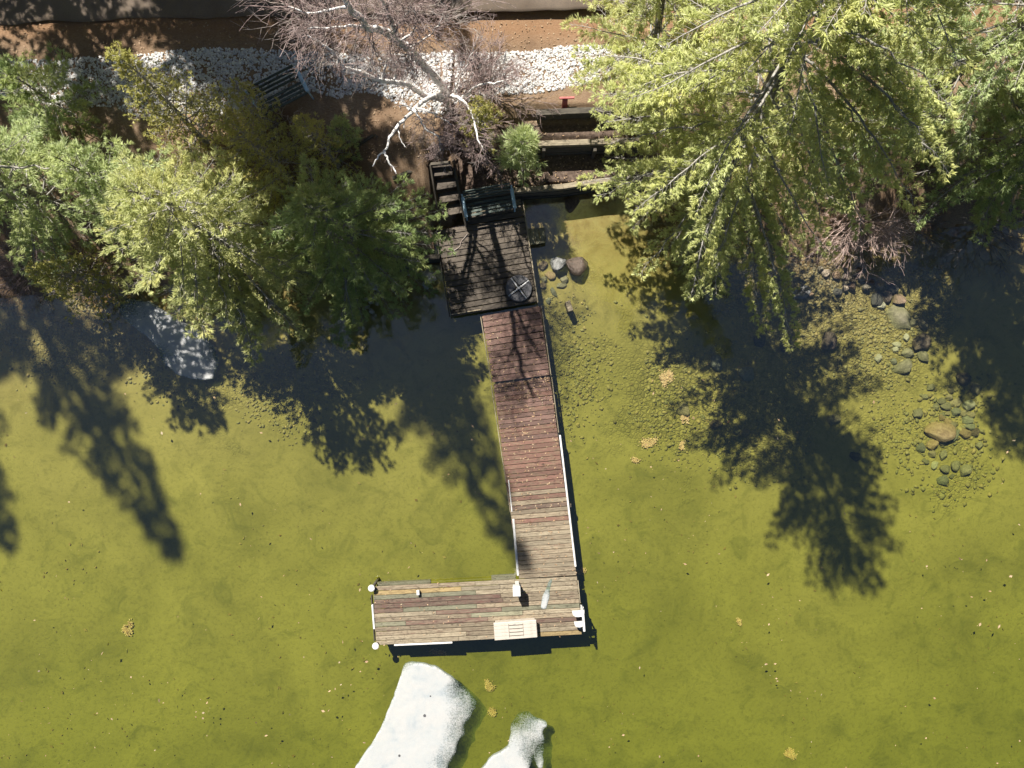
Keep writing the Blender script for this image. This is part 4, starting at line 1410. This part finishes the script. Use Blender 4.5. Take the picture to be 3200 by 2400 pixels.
# ------------------------------------------------------------------ leaf litter
def blades(Cn, D, k, length, width, spread, kite=0.55, face=np.array([-0.28, 0.5, 0.8])):
    """k thin kite blades around each axis; returns verts, quad faces"""
    n = len(Cn)
    out = np.zeros((n, k, 4, 3))
    tv = rng.uniform(0.6, 1.25, n) if k > 1 else 1.0
    for j in range(k):
        d = D + spread * rng.normal(size=(n, 3))
        d /= np.linalg.norm(d, axis=1, keepdims=True)
        s = np.cross(d, face[None] + 0.5 * rng.normal(size=(n, 3)))
        s /= np.maximum(np.linalg.norm(s, axis=1, keepdims=True), 1e-6)
        L = (length * tv * rng.uniform(0.75, 1.2, n))[:, None]
        w = (width * rng.uniform(0.7, 1.2, n))[:, None]
        out[:, j, 0] = Cn
        out[:, j, 1] = Cn + d * L * kite + s * w
        out[:, j, 2] = Cn + d * L
        out[:, j, 3] = Cn + d * L * kite - s * w
    V = out.reshape(-1, 3)
    F = np.arange(len(V)).reshape(-1, 4)
    return V, F


leaf_m = pebble_mat('dead_leaves', [(0.27, 0.15, 0.075), (0.37, 0.24, 0.135), (0.46, 0.32, 0.20), (0.33, 0.20, 0.11), (0.43, 0.34, 0.23)])


def leaf_patch(n, XY, z, size, flat=0.25):
    D = np.stack([rng.normal(size=n), rng.normal(size=n), rng.normal(size=n) * flat], 1)
    D /= np.linalg.norm(D, axis=1, keepdims=True)
    Cn = np.stack([XY[:, 0], XY[:, 1], z], 1)
    return blades(Cn, D, 1, size, size * 0.28, 0.05, 0.5)


n = 3600
U = rng.uniform(-200, 3400, n)
Vv = 1120 + 1400 * rng.random(n) ** 0.85
# drifts: dense in patches and streaks, nearly none elsewhere
dr = vn(U * 0.01, Vv * 0.01, 41, 0.35) + 0.7 * vn(U * 0.01 + 0.3 * Vv * 0.01, Vv * 0.01, 42, 1.1) + rng.uniform(-0.28, 0.28, n)
keep = dr > 0.10
U, Vv = U[keep], Vv[keep]
s = CAM_Z / F_PX
XY = np.stack([(U - 1600) * s, (1200 - Vv) * s], 1)
fs = 0.03 + 0.10 * rng.random(len(XY)) ** 2.5
# some drift on the surface, most lie on the bottom
lv = np.where(rng.random(len(XY)) < 0.3, 0.005, ground_z(XY[:, 0], XY[:, 1]) + 0.02)
V, F = leaf_patch(len(XY), XY, lv, 1.0, 0.05)
V = V.reshape(-1, 4, 3)
V = (V[:, :1] + (V - V[:, :1]) * fs[:, None, None]).reshape(-1, 3)
o = mesh_np('floating_leaves', V, F, leaf_m)
tag(o, 'scattered tan leaf fragments floating on the lake', 'leaves', kind='stuff')
# fallen leaves and needles on the docks
dl = []
for quad, n, zz in ((A, 90, ZW), (Bq, 420, ZW), (Fq, 60, ZW)):
    a = rng.random((n, 2))
    if quad is Bq:
        a[:, 1] = a[:, 1] ** 2.0
    TL, TR, BR, BL = [np.array(p[:]) for p in quad]
    pt = (TL[None] * (1 - a[:, :1]) + TR[None] * a[:, :1]) * (1 - a[:, 1:]) + (BL[None] * (1 - a[:, :1]) + BR[None] * a[:, :1]) * a[:, 1:]
    dl.append(pt[:, :2])
XY = np.concatenate(dl)
V, F = leaf_patch(len(XY), XY, np.full(len(XY), ZW + 0.010), 0.07, 0.08)
o = mesh_np('dock_leaf_litter', V, F, leaf_m)
tag(o, 'dry leaves and needles scattered on the dock planks', 'leaves', kind='stuff')
# litter on the terraces and landing
XY = np.concatenate([scatter([(1480, 500), (1900, 480), (1880, 560), (1480, 610)], 240, 0.8), scatter([(1690, 360), (2000, 350), (2000, 435), (1690, 440)], 60, 1.5),
                     scatter([(1000, 300), (1380, 330), (1340, 500), (1000, 480)], 420, 1.9), scatter([(0, 70), (1900, 50), (1900, 150), (0, 180)], 700, 2.0)])
V, F = leaf_patch(len(XY), XY, ground_z(XY[:, 0], XY[:, 1]) + 0.02, 0.065, 0.2)
o = mesh_np('ground_leaf_litter', V, F, leaf_m)
tag(o, 'dead leaves scattered over the banks and terraces', 'leaves', kind='stuff')

clump_m = pebble_mat('drowned_leaves', [(0.74, 0.44, 0.42), (0.90, 0.58, 0.58), (0.97, 0.70, 0.72), (0.84, 0.50, 0.50)])
clumps = [(2078, 1182, 17, 30, 'oval pink-tan mat of leaves floating in the pebble shallows'), (2030, 1388, 26, 16, 'ragged tan leaf mat below the oval one'),
          (2136, 1300, 10, 22, 'small leaf mat stuck under the pinkish tan rock'), (1985, 1440, 10, 9, 'tiny leaf tuft left of a twin near the walkway'),
          (2133, 1395, 9, 18, 'upright leaf tuft below the pinkish tan rock'), (1530, 2141, 17, 14, 'round leaf clump right of the large ice floe tip'),
          (1537, 2224, 13, 13, 'small leaf clump between the two ice floes'), (2465, 2352, 18, 18, 'round leaf clump near the lower right of the lake'),
          (400, 1968, 14, 22, 'curled leaf clump at the lower left of the lake'), (1818, 1786, 14, 14, 'orange leaf ball caught at the dock edge above the ladder'),
          (2310, 1942, 9, 8, 'little leaf clump out on open water right of the dock'), (1365, 2038, 26, 7, 'leaf row drifting beside the white bumper under the finger dock')]
for u, v, ru, rv, lab in clumps:
    n = int(60 + ru * rv * 0.8)
    lobes = rng.normal(0, 0.42, (5, 2))
    wh = rng.integers(0, 5, n)
    XY = (lobes[wh] + rng.normal(0, 0.26, (n, 2))) * np.array([ru * s, rv * s])
    c = P(u, v, 0.0)
    zb = float(ground_z(c.x, c.y)) + 0.035
    c = P(u, v, zb)
    V, F = leaf_patch(n, XY, rng.uniform(0.0, 0.012, n), 0.065, 0.06)
    o = mesh_np('leaf_clump', V, F, clump_m)
    o.location = c
    tag(o, lab, 'leaves')


# ------------------------------------------------------------------ trees
def norm(v):
    return v / max(np.linalg.norm(v), 1e-9)


def pine(label, base, h, lean, rmax, mat, seed, crown0=0.12, whorl=0.5, per=5, tuft=(0.15, 0.0095, 13), dens=1.0, az_bias=None, bias=0.0, droop=0.0, expo=0.65,
         name='pine_tree', cat='tree', bark_m='bark', spread=0.46, group=None, extra=()):
    """white pine: leaning trunk, whorled limbs, flat sprays, needle tufts"""
    rg = np.random.default_rng(seed)
    base = Vector(base)
    t = thing(name, label, cat, base, 0, group)
    lean = np.array([lean[0], lean[1], 0.0])
    wob = rg.normal(0, 0.05 * h ** 0.5, (6, 3)) * np.array([1, 1, 0])

    def trunk(f):
        k = f * 5
        i = min(4, int(k))
        fr = k - i
        return np.array([0, 0, h * f]) + lean * f ** 1.2 + (wob[i] * (1 - fr) + wob[i + 1] * fr) * f
    tr0 = 0.018 * h + 0.02
    N = max(8, int(h * 2))
    tp = [trunk(i / N) for i in range(N + 1)]
    rad = [tr0 * (1 - 0.93 * i / N) * (1.35 if i == 0 else 1) for i in range(N + 1)]
    tp[0] = tp[0] - np.array([0, 0, 0.25])
    tubes('trunk', path_segs(tp, rad), M[bark_m], t, 9)
    limbs, tc_, td_ = [], [], []

    def dress(pts, dirs, L, ns):
        nonlocal limbs
        r0 = 0.008 + 0.0085 * L
        limbs += path_segs(pts, [r0 * (1 - 0.85 * i / ns) for i in range(ns + 1)])
        # branchlets
        nbl = int(max(4, L / 0.085 * dens))
        for i in range(nbl):
            q = (0.16 + 0.84 * (i + rg.random()) / nbl) if L > 0.8 else rg.uniform(0.05, 1)
            q = min(q, 0.999)
            k = int(q * ns)
            fr = q * ns - k
            pp = pts[k] * (1 - fr) + pts[k + 1] * fr
            dd = dirs[min(k + 1, ns)]
            side = norm(np.cross(dd, [0, 0, 1]))
            sgn = 1 if i % 2 else -1
            ang = rg.uniform(0.45, 1.05)
            bd = norm(dd * math.cos(ang) + side * sgn * math.sin(ang) + np.array([0, 0, rg.normal(0.06, 0.16)]))
            bl = (0.10 + 0.30 * min(1.0, (1 - q) * L * 0.55 + 0.15)) * rg.uniform(0.7, 1.3) * (1.0 if L > 1 else 0.7)
            e = pp + bd * bl + np.array([0, 0, rg.normal(0, 0.02)])
            limbs.append((tuple(pp), tuple(e), 0.0045, 0.0025))
            nt_ = max(2, int(bl / 0.075))
            for j in range(nt_):
                w = 0.3 + 0.7 * (j + 1) / nt_
                c = pp + (e - pp) * w + rg.normal(0, 0.018, 3)
                tc_.append(c)
                td_.append(norm(bd + rg.normal(0, 0.35, 3) + np.array([0, 0, 0.28])))
        tc_.append(pts[-1])
        td_.append(dirs[-1])

    z = crown0 * h
    while z < h * 0.985:
        f = z / h
        ct = max(0.0, (f - crown0) / (1 - crown0))
        prof = (1 - ct) ** expo * (0.72 + 0.28 * min(1, ct / 0.18 + 0.35))
        nb = max(3, int(per + rg.integers(-1, 2)))
        a0 = rg.uniform(0, 2 * math.pi)
        o0 = trunk(f)
        for b in range(nb):
            az = a0 + 2 * math.pi * b / nb + rg.normal(0, 0.25)
            L = rmax * prof * rg.uniform(0.62, 1.08)
            if az_bias is not None:
                L *= 1 + bias * math.cos(az - az_bias)
            L = max(L, 0.22)
            pitch = -0.10 - droop * (1 - ct) + 0.85 * ct ** 1.3 + rg.normal(0, 0.10)
            d = np.array([math.cos(az) * math.cos(pitch), math.sin(az) * math.cos(pitch), math.sin(pitch)])
            ns = max(4, int(L / 0.28))
            p = o0 + np.array([0, 0, rg.uniform(-0.2, 0.2) * whorl])
            pts, dirs = [p], [d]
            for i in range(ns):
                up = (-0.05 - 0.10 * droop) if i < ns * 0.55 else 0.07
                d = norm(d + np.array([rg.normal(0, 0.07), rg.normal(0, 0.07), up + rg.normal(0, 0.03)]))
                p = p + d * (L / ns)
                pts.append(p)
                dirs.append(d)
            dress(pts, dirs, L, ns)
        z += whorl * rg.uniform(0.8, 1.2) * (1 - 0.35 * ct)
    for tg in extra:
        e = np.array(tg - base)
        dh = math.hypot(e[0], e[1])
        f = min(0.85, max(crown0 * 0.8, (e[2] + 0.22 * dh) / h))
        o0 = trunk(f)
        L = float(np.linalg.norm(e - o0))
        ns = max(5, int(L / 0.26))
        pts = []
        for i in range(ns + 1):
            q = i / ns
            pts.append(o0 + (e - o0) * q + np.array([0, 0, 0.09 * L * math.sin(math.pi * q)]) + rg.normal(0, 0.03, 3) * (0 < i))
        dirs = [norm(pts[min(i + 1, ns)] - pts[max(i - 1, 0)]) for i in range(ns + 1)]
        dress(pts, dirs, L, ns)
    for _ in range(6):
        tc_.append(trunk(1.0) - np.array([0, 0, rg.uniform(0, 0.2)]))
        td_.append(norm(np.array([rg.normal(), rg.normal(), 1.2])))
    tubes('branches', limbs, M['bark_lt'], t, 4)['kind'] = 'stuff'
    V, F = blades(np.array(tc_), np.array(td_), tuft[2], tuft[0], tuft[1], spread)
    mesh_np('crown', V, F, M[mat], t)['kind'] = 'stuff'
    return t


def gz(x, y):
    return float(ground_z(x, y))


def at(x, y):
    return (x, y, gz(x, y))


S_AZ = R(-90)      # towards the water
# right side
pine('big bright yellow-green pine leaning over the water right of the deck', at(5.75, 5.75), 16.2, (-1.1, 0.95), 4.4, 'pine', 11, extra=[P(2000, 860, 2.7), P(1870, 615, 3.8), P(2120, 800, 3.2), P(2235, 920, 3.0), P(2380, 1035, 2.6), P(2475, 1085, 2.8), P(2440, 960, 3.3), P(2560, 700, 6.5), P(2700, 720, 7.0), P(2860, 640, 8.0), P(2960, 540, 8.6), P(2900, 460, 8.8), P(2780, 560, 8.0), P(1860, 300, 6.0), P(1900, 450, 5.0), P(1800, 170, 6.0), P(2800, 200, 9.5), P(2980, 330, 9.2), P(2700, 60, 10.0)], crown0=0.14, whorl=0.80, per=6, az_bias=R(-95), bias=0.12, droop=0.2, dens=1.45, expo=0.55, tuft=(0.125, 0.0088, 12))
pine('cool green pine at the upper right corner', at(11.4, 8.0), 13.2, (0.3, 0.6), 3.4, 'pine_b', 12, crown0=0.12, whorl=0.55, per=5, droop=0.12)
pine('dark green pine at the right edge of the picture', at(13.2, 6.3), 8.0, (0.3, 0.0), 3.0, 'pine_d', 13, crown0=0.10, whorl=0.5, per=6, droop=0.1, extra=[P(2990, 620, 3.5), P(3060, 690, 3.0), P(3150, 700, 3.0)])
pine('feathery light green pine leaning over the white stone band', at(3.6, 8.3), 7.6, (-0.3, 0.4), 2.4, 'pine_y', 14, crown0=0.3, whorl=0.5, per=6)
pine('low shaded pine behind the round pinkish shrub', at(9.7, 6.7), 3.2, (0, 0), 1.8, 'pine_d', 16, crown0=0.1, whorl=0.5, per=5)
# left side
pine('pale green pine half hidden between the two left pines', at(-9.8, 4.8), 5.4, (0.0, 0.2), 2.0, 'pine_b', 27, crown0=0.15, whorl=0.5, per=6)
pine('soft light green pine at the left edge of the picture', at(-12.7, 5.0), 7.2, (-0.1, 0.2), 2.7, 'pine_b', 21, az_bias=R(110), bias=0.18, extra=[P(430, 560, 4.6), P(120, 880, 2.6)], crown0=0.13, whorl=0.58, per=6, dens=1.15)
pine('yellow-green pine with drooping tips above the slanting ice floe', at(-7.9, 3.8), 7.4, (0.2, 0.2), 3.7, 'pine_y', 22, extra=[P(805, 1130, 2.2), P(640, 1050, 2.5), P(930, 1040, 2.2), P(560, 970, 2.6), P(720, 1010, 2.9), P(990, 870, 2.8), P(400, 900, 3.0)], crown0=0.14, whorl=0.58, per=6, az_bias=R(-70), bias=0.15, droop=0.18, dens=1.15)
pine('shaded deep green pine between stairs and the yellow-green pine', at(-4.5, 4.0), 5.4, (-0.1, 0.0), 3.0, 'pine_d', 23, extra=[P(1365, 730, 2.2), P(1350, 860, 1.8), P(1130, 1000, 1.7), P(1240, 920, 2.0), P(1330, 640, 2.6)], crown0=0.12, whorl=0.42, per=6, az_bias=R(-60), bias=0.1, droop=0.1, dens=1.2)
pine('young bright pine with star-shaped top right of the bare twigs', at(0.2, 6.5), 2.3, (0.05, 0.1), 0.9, 'pine_b', 24, crown0=0.1, whorl=0.55, per=5, tuft=(0.26, 0.012, 14), name='young_pine', dens=0.32, spread=0.38)
pine('small spindly pine seedling on the dark landing', at(-4.6, 6.75), 1.5, (0, 0), 0.6, 'pine_d', 25, crown0=0.15, whorl=0.3, per=4, name='young_pine')
pine('dark shaded pine bush by the white stones at far left', at(-12.4, 7.6), 2.6, (0, 0), 1.7, 'pine_d', 26, crown0=0.05, whorl=0.38, per=6, name='pine_bush')
# cedars
CED = dict(tuft=(0.085, 0.012, 8), bark_m='bark_lt', name='cedar_tree', spread=0.7, expo=0.8)
pine('sparse yellow cedar reaching over the white stones', at(-8.6, 6.8), 3.7, (-0.3, 0.7), 1.55, 'cedar', 31, crown0=0.08, whorl=0.3, per=6, dens=1.0, **CED)
pine('golden olive cedar right behind the yellow-green pine', at(-6.4, 5.9), 4.4, (-0.2, 0.2), 1.6, 'cedar', 32, crown0=0.12, whorl=0.3, per=6, **CED)
pine('olive cedar at the waterline left of the ice floe', at(-12.5, 3.2), 3.2, (0.1, -0.2), 1.5, 'cedar', 33, crown0=0.1, whorl=0.3, per=6, **CED)
pine('thin olive cedar beside the bench on the stones', at(-6.75, 7.15), 2.6, (0, 0.2), 0.95, 'cedar', 34, crown0=0.1, whorl=0.34, per=5, dens=0.8, **CED)
pine('small olive cedar among bare twigs left of the young pine', at(-0.85, 7.1), 2.5, (0, 0), 0.85, 'cedar', 35, crown0=0.1, whorl=0.3, per=5, dens=0.8, **CED)
pine('yellowing cedar between the deep green pine and landing', at(-5.0, 6.3), 3.0, (-0.1, 0.2), 1.1, 'cedar', 36, crown0=0.1, whorl=0.32, per=5, dens=0.8, **CED)


# tall pines across the road and beside the frame: they shade the road, the stones and the lake
def copy_tree(src, loc, rz, sc_, label):
    r = src.copy()
    C.objects.link(r)
    r.location = loc
    r.rotation_euler = (0, 0, rz)
    r.scale = sc_
    r['label'] = label
    for ch in src.children:
        c = ch.copy()
        C.objects.link(c)
        c.parent = r
    return r


tall = pine('tall pine across the road beyond the top edge, its shadow crossing the dock', at(-10.2, 14.4), 19.5, (0, 0.3), 3.6, 'pine', 41, crown0=0.26, whorl=0.95, per=5, dens=1.0, tuft=(0.21, 0.022, 8), expo=1.0)
tall.scale = (0.9, 0.9, 1.31)
for x, y, a, k, w, lab in [(-20.8, 14.4, 1.0, 1.28, 1.25, 'tall pine left of the frame whose shadow falls on the lower left water'),
                        (-25.0, 14.4, 2.2, 1.22, 1.25, 'tall pine far left of the frame shading the left water edge'),
                        (-8.4, 14.5, 3.0, 0.95, 0.85, 'pine across the road beyond the top edge shading the deck'),
                        (-14.6, 14.6, 4.0, 0.76, 0.85, 'pine across the road shading the white stones at left'),
                        (-10.0, 15.6, 0.7, 1.25, 0.8, 'tall pine close behind the one whose shadow crosses the dock'),
                        (-5.5, 17.4, 5.2, 0.61, 0.6, 'pine far across the road shading the road above the birch'),
                        (-20.6, 17.6, 0.4, 0.92, 0.9, 'pine far across the road at upper left'),
                        (-17.6, 14.8, 0.9, 0.61, 0.7, 'shorter pine across the road at the upper left corner'),
                        (-12.0, 17.5, 1.7, 0.95, 0.85, 'pine in the second row across the road at the upper left'),
                        (-24.0, 10.0, 2.9, 0.85, 0.9, 'pine beyond the left edge on the lake side of the road'),
                        (15.8, 9.4, 2.7, 0.85, 0.8, 'pine beyond the right edge shading the dark cove')]:
    copy_tree(tall, at(x, y), a, (w, w, k), lab)


# ------------------------------------------------------------------ bare trees and shrubs
def twig_grow(segs, p, d, L, r, depth, rg, bend=0.18, up=0.03, fork=(2, 4), ang=(0.35, 0.8), shrink=0.62, rmin=0.0035):
    ns = max(2, int(L / 0.16))
    pts = [np.array(p)]
    for i in range(ns):
        d = norm(d + rg.normal(0, bend, 3) + np.array([0, 0, up]))
        pts.append(pts[-1] + d * (L / ns))
    r1 = max(r * 0.55, rmin)
    segs += path_segs(pts, [max(rmin, r + (r1 - r) * i / ns) for i in range(ns + 1)])
    if depth <= 0:
        return
    nf = rg.integers(fork[0], fork[1] + 1)
    for k in range(nf):
        q = 0.35 + 0.65 * (k + rg.random()) / nf
        i = min(ns, max(1, int(q * ns)))
        dd = norm(pts[i] - pts[i - 1])
        s = norm(np.cross(dd, rg.normal(size=3)))
        a = rg.uniform(*ang)
        nd_ = norm(dd * math.cos(a) + s * math.sin(a))
        twig_grow(segs, pts[i], nd_, L * shrink * rg.uniform(0.7, 1.2), max(rmin, r * 0.55), depth - 1, rg, bend, up, fork, ang, shrink, rmin)


# white birch: trunk and main limbs follow the photograph, twigs are grown
bb = P(1402, 318, 1.95)
birch = thing('birch_tree', 'leafless white birch with crooked limbs above the stairs', 'tree', bb)
rg = np.random.default_rng(77)
limb_defs = [
    # (list of (u, v, z)), r0, r1, twig level
    ([(1402, 318, 1.8), (1396, 300, 2.3), (1379, 263, 3.1), (1335, 218, 4.3), (1304, 180, 5.2), (1275, 152, 5.9), (1250, 133, 6.4), (1218, 108, 7.0), (1196, 95, 7.4), (1152, 85, 8.0), (1127, 57, 8.5), (1092, 22, 9.0), (1060, -40, 9.8)], 0.115, 0.05, 2),
    ([(1240, 120, 6.6), (1228, 85, 7.1), (1215, 47, 7.7), (1196, 0, 8.3), (1185, -60, 9.0)], 0.06, 0.035, 2),
    ([(1152, 85, 8.0), (1100, 80, 8.3), (1040, 85, 8.5), (960, 90, 8.8)], 0.03, 0.012, 2),
    ([(1092, 22, 9.0), (1030, 30, 9.2), (960, 40, 9.3), (900, 20, 9.5)], 0.03, 0.01, 2),
    ([(1250, 133, 6.4), (1290, 100, 6.9), (1298, 60, 7.3), (1296, 10, 7.8)], 0.03, 0.012, 2),
    ([(1275, 152, 5.9), (1330, 120, 6.4), (1370, 80, 6.9), (1385, 40, 7.2)], 0.022, 0.009, 2),
    ([(1228, 85, 7.1), (1262, 55, 7.4), (1285, 20, 7.8)], 0.02, 0.009, 2),
    ([(1404, 316, 1.9), (1370, 306, 2.5), (1339, 302, 2.9), (1304, 285, 3.5), (1275, 266, 4.1), (1228, 256, 4.7), (1177, 247, 5.2), (1127, 225, 5.7), (1076, 212, 6.1), (1057, 187, 6.4), (1038, 158, 6.7), (1000, 133, 7.0), (960, 110, 7.2)], 0.085, 0.016, 1),
    ([(1190, 240, 5.1), (1158, 203, 5.5), (1165, 177, 5.9), (1161, 136, 6.3), (1142, 95, 6.8)], 0.035, 0.015, 1),
    ([(1194, 240, 5.1), (1209, 193, 5.5), (1222, 180, 5.7), (1260, 172, 6.0), (1290, 165, 6.2)], 0.032, 0.014, 1),
    ([(1228, 252, 4.7), (1240, 215, 5.1), (1240, 190, 5.4), (1244, 127, 6.0), (1256, 105, 6.3)], 0.028, 0.01, 1),
    ([(1404, 312, 2.0), (1386, 300, 2.8), (1354, 298, 3.3), (1320, 320, 3.7), (1294, 342, 4.0), (1269, 367, 4.2), (1234, 405, 4.5), (1215, 437, 4.6), (1202, 471, 4.7), (1183, 487, 4.8), (1165, 519, 4.8)], 0.075, 0.012, 0),
    ([(1202, 473, 4.7), (1215, 506, 4.75), (1228, 525, 4.7), (1238, 542, 4.7)], 0.026, 0.014, 0),
    ([(1294, 340, 4.0), (1307, 358, 4.2), (1323, 392, 4.4), (1345, 411, 4.5), (1370, 427, 4.6), (1376, 470, 4.5)], 0.032, 0.009, 1),
    ([(1297, 335, 4.0), (1348, 351, 4.3), (1380, 370, 4.5), (1410, 390, 4.5)], 0.026, 0.008, 1),
    ([(1263, 376, 4.2), (1262, 402, 4.3)], 0.018, 0.01, 0),
    ([(1244, 405, 4.4), (1250, 430, 4.5), (1266, 459, 4.5)], 0.018, 0.006, 0),
    ([(1290, 340, 4.0), (1270, 330, 4.2), (1246, 328, 4.3)], 0.018, 0.008, 0),
    ([(1404, 312, 2.0), (1414, 300, 2.8), (1443, 313, 3.3), (1468, 342, 3.6), (1481, 380, 3.8), (1494, 437, 3.9), (1510, 470, 3.9)], 0.05, 0.012, 1),
    ([(1414, 302, 2.6), (1450, 304, 3.3), (1481, 275, 3.8), (1513, 263, 4.1), (1544, 259, 4.4), (1590, 248, 4.8)], 0.045, 0.01, 1),
    ([(1408, 305, 2.4), (1425, 275, 3.2), (1436, 240, 3.9), (1460, 200, 4.4), (1480, 150, 4.9)], 0.022, 0.008, 1),
]
twigs, red = [], []
first = True
for pts, r0, r1, lvl in limb_defs:
    sp = smooth_path([P(*p) - bb for p in pts], 4)
    n = len(sp)
    rr = [r0 + (r1 - r0) * i / (n - 1) for i in range(n)]
    # slight knobbliness
    sp = [p + Vector(rg.normal(0, 0.012, 3)) if 0 < i < n - 1 else p for i, p in enumerate(sp)]
    tubes('trunk' if first else 'limb', path_segs(sp, rr), M['birch'], birch, 10)
    for i in range(2, n):
        reps = (1, 2, 3)[lvl] if i > n * 0.22 else 0
        if lvl == 0 and rg.random() < 0.55:
            reps = 0
        for _ in range(reps):
            d = norm(np.array(sp[i] - sp[i - 1]))
            sd = norm(np.cross(d, rg.normal(size=3)))
            nd_ = norm(d * 0.55 + sd * 0.85 + np.array([0, 0, 0.12]))
            tgt = twigs if (lvl < 1 or rg.random() < 0.22) else red
            twig_grow(tgt, np.array(sp[i]), nd_, (0.16, 0.5, 0.85)[lvl] * rg.uniform(0.5, 1.25), (0.009, 0.0085, 0.009)[lvl], (0, 2, 2)[lvl], rg, 0.2, 0.02, rmin=0.0032)
    first = False
tubes('pale_twigs', twigs, M['twig_pale'], birch, 3)['kind'] = 'stuff'
tubes('red_twigs', red, M['twig_red'], birch, 3)['kind'] = 'stuff'


def shrub(label, base, stems, rg_seed, mat, length, spread, aim=(0, 0, 1), r=0.014, depth=3, up=0.02, name='bare_shrub', bend=0.16, shrink=0.6, fork=(2, 4)):
    base = Vector(base)
    t = thing(name, label, 'shrub', base)
    rgx = np.random.default_rng(rg_seed)
    big, small = [], []
    for k in range(stems):
        d = norm(np.array(aim) + rgx.normal(0, spread, 3) * np.array([1, 1, 0.45]))
        if d[2] < -0.1:
            d[2] = abs(d[2])
        p = np.array([rgx.normal(0, 0.12), rgx.normal(0, 0.12), 0])
        segs = []
        twig_grow(segs, p, d, length * rgx.uniform(0.7, 1.15), r * rgx.uniform(0.8, 1.2), depth, rgx, bend, up, fork, (0.3, 0.75), shrink, 0.0032)
        for sg in segs:
            (big if sg[2] > 0.008 else small).append(sg)
    tubes('stems', big, M[mat], t, 5)['kind'] = 'stuff'
    tubes('twigs', small, M[mat], t, 3)['kind'] = 'stuff'
    return t


shrub('bare reddish shrub spreading over the white stones right of birch', P(1440, 290, 1.95), 22, 51, 'twig_red', 1.35, 0.55, (0.45, 0.5, 0.8), depth=3)
shrub('bare grey-pink shrub arching over the stone band by the birch', P(1520, 290, 1.95), 16, 52, 'twig_red', 1.2, 0.6, (0.25, 0.4, 0.9), depth=3)
shrub('dense bare reddish shrub hanging over the top of the stairs', P(1470, 440, 1.5), 26, 53, 'twig_red', 1.05, 0.5, (0.05, -0.22, 1.0), depth=3)
shrub('small bare brown shrub on the lower terrace behind the bench', P(1560, 520, 0.85), 12, 54, 'twig_red', 0.8, 0.6, (0, 0, 1), depth=2)
shrub('round bare pinkish shrub with curling twigs at the right shore', P(2680, 690, 0.6), 36, 55, 'twig_pink', 1.25, 0.6, (0.05, -0.55, 0.75), depth=3, up=-0.04, bend=0.2)
shrub('shaded grey bare shrub at the right edge over dark water', P(3080, 720, 0.4), 22, 56, 'twig_dk', 1.3, 0.6, (0.2, -0.3, 0.8), depth=3)
shrub('small shaded grey shrub right of the round pinkish one', P(2860, 700, 0.4), 10, 57, 'twig_dk', 0.9, 0.6, (0.2, -0.1, 0.9), depth=3)
shrub('tangled bare brown shrub at the left edge by the water', P(110, 850, 0.35), 30, 58, 'twig_red', 1.1, 0.65, (-0.3, 0.0, 0.8), depth=3)
shrub('wiry bare shrub beside the bench on the white stones', P(900, 380, 1.8), 9, 59, 'twig_pale', 0.8, 0.6, (0.1, 0.1, 1), depth=2)


# everything but the needles a little darker: the exposure is set for the foliage
ALB = 0.80
for m in bpy.data.materials:
    if not m.use_nodes or 'needles' in m.name or 'scales' in m.name or 'birch' in m.name:
        continue
    nt = m.node_tree
    b = nt.nodes.get('Principled BSDF')
    if b is None or not b.inputs['Base Color'].is_linked:
        continue
    src = b.inputs['Base Color'].links[0].from_socket
    nt.links.new(mix(nt, 1.0, src, (ALB, ALB, ALB), 'MULTIPLY'), b.inputs['Base Color'])
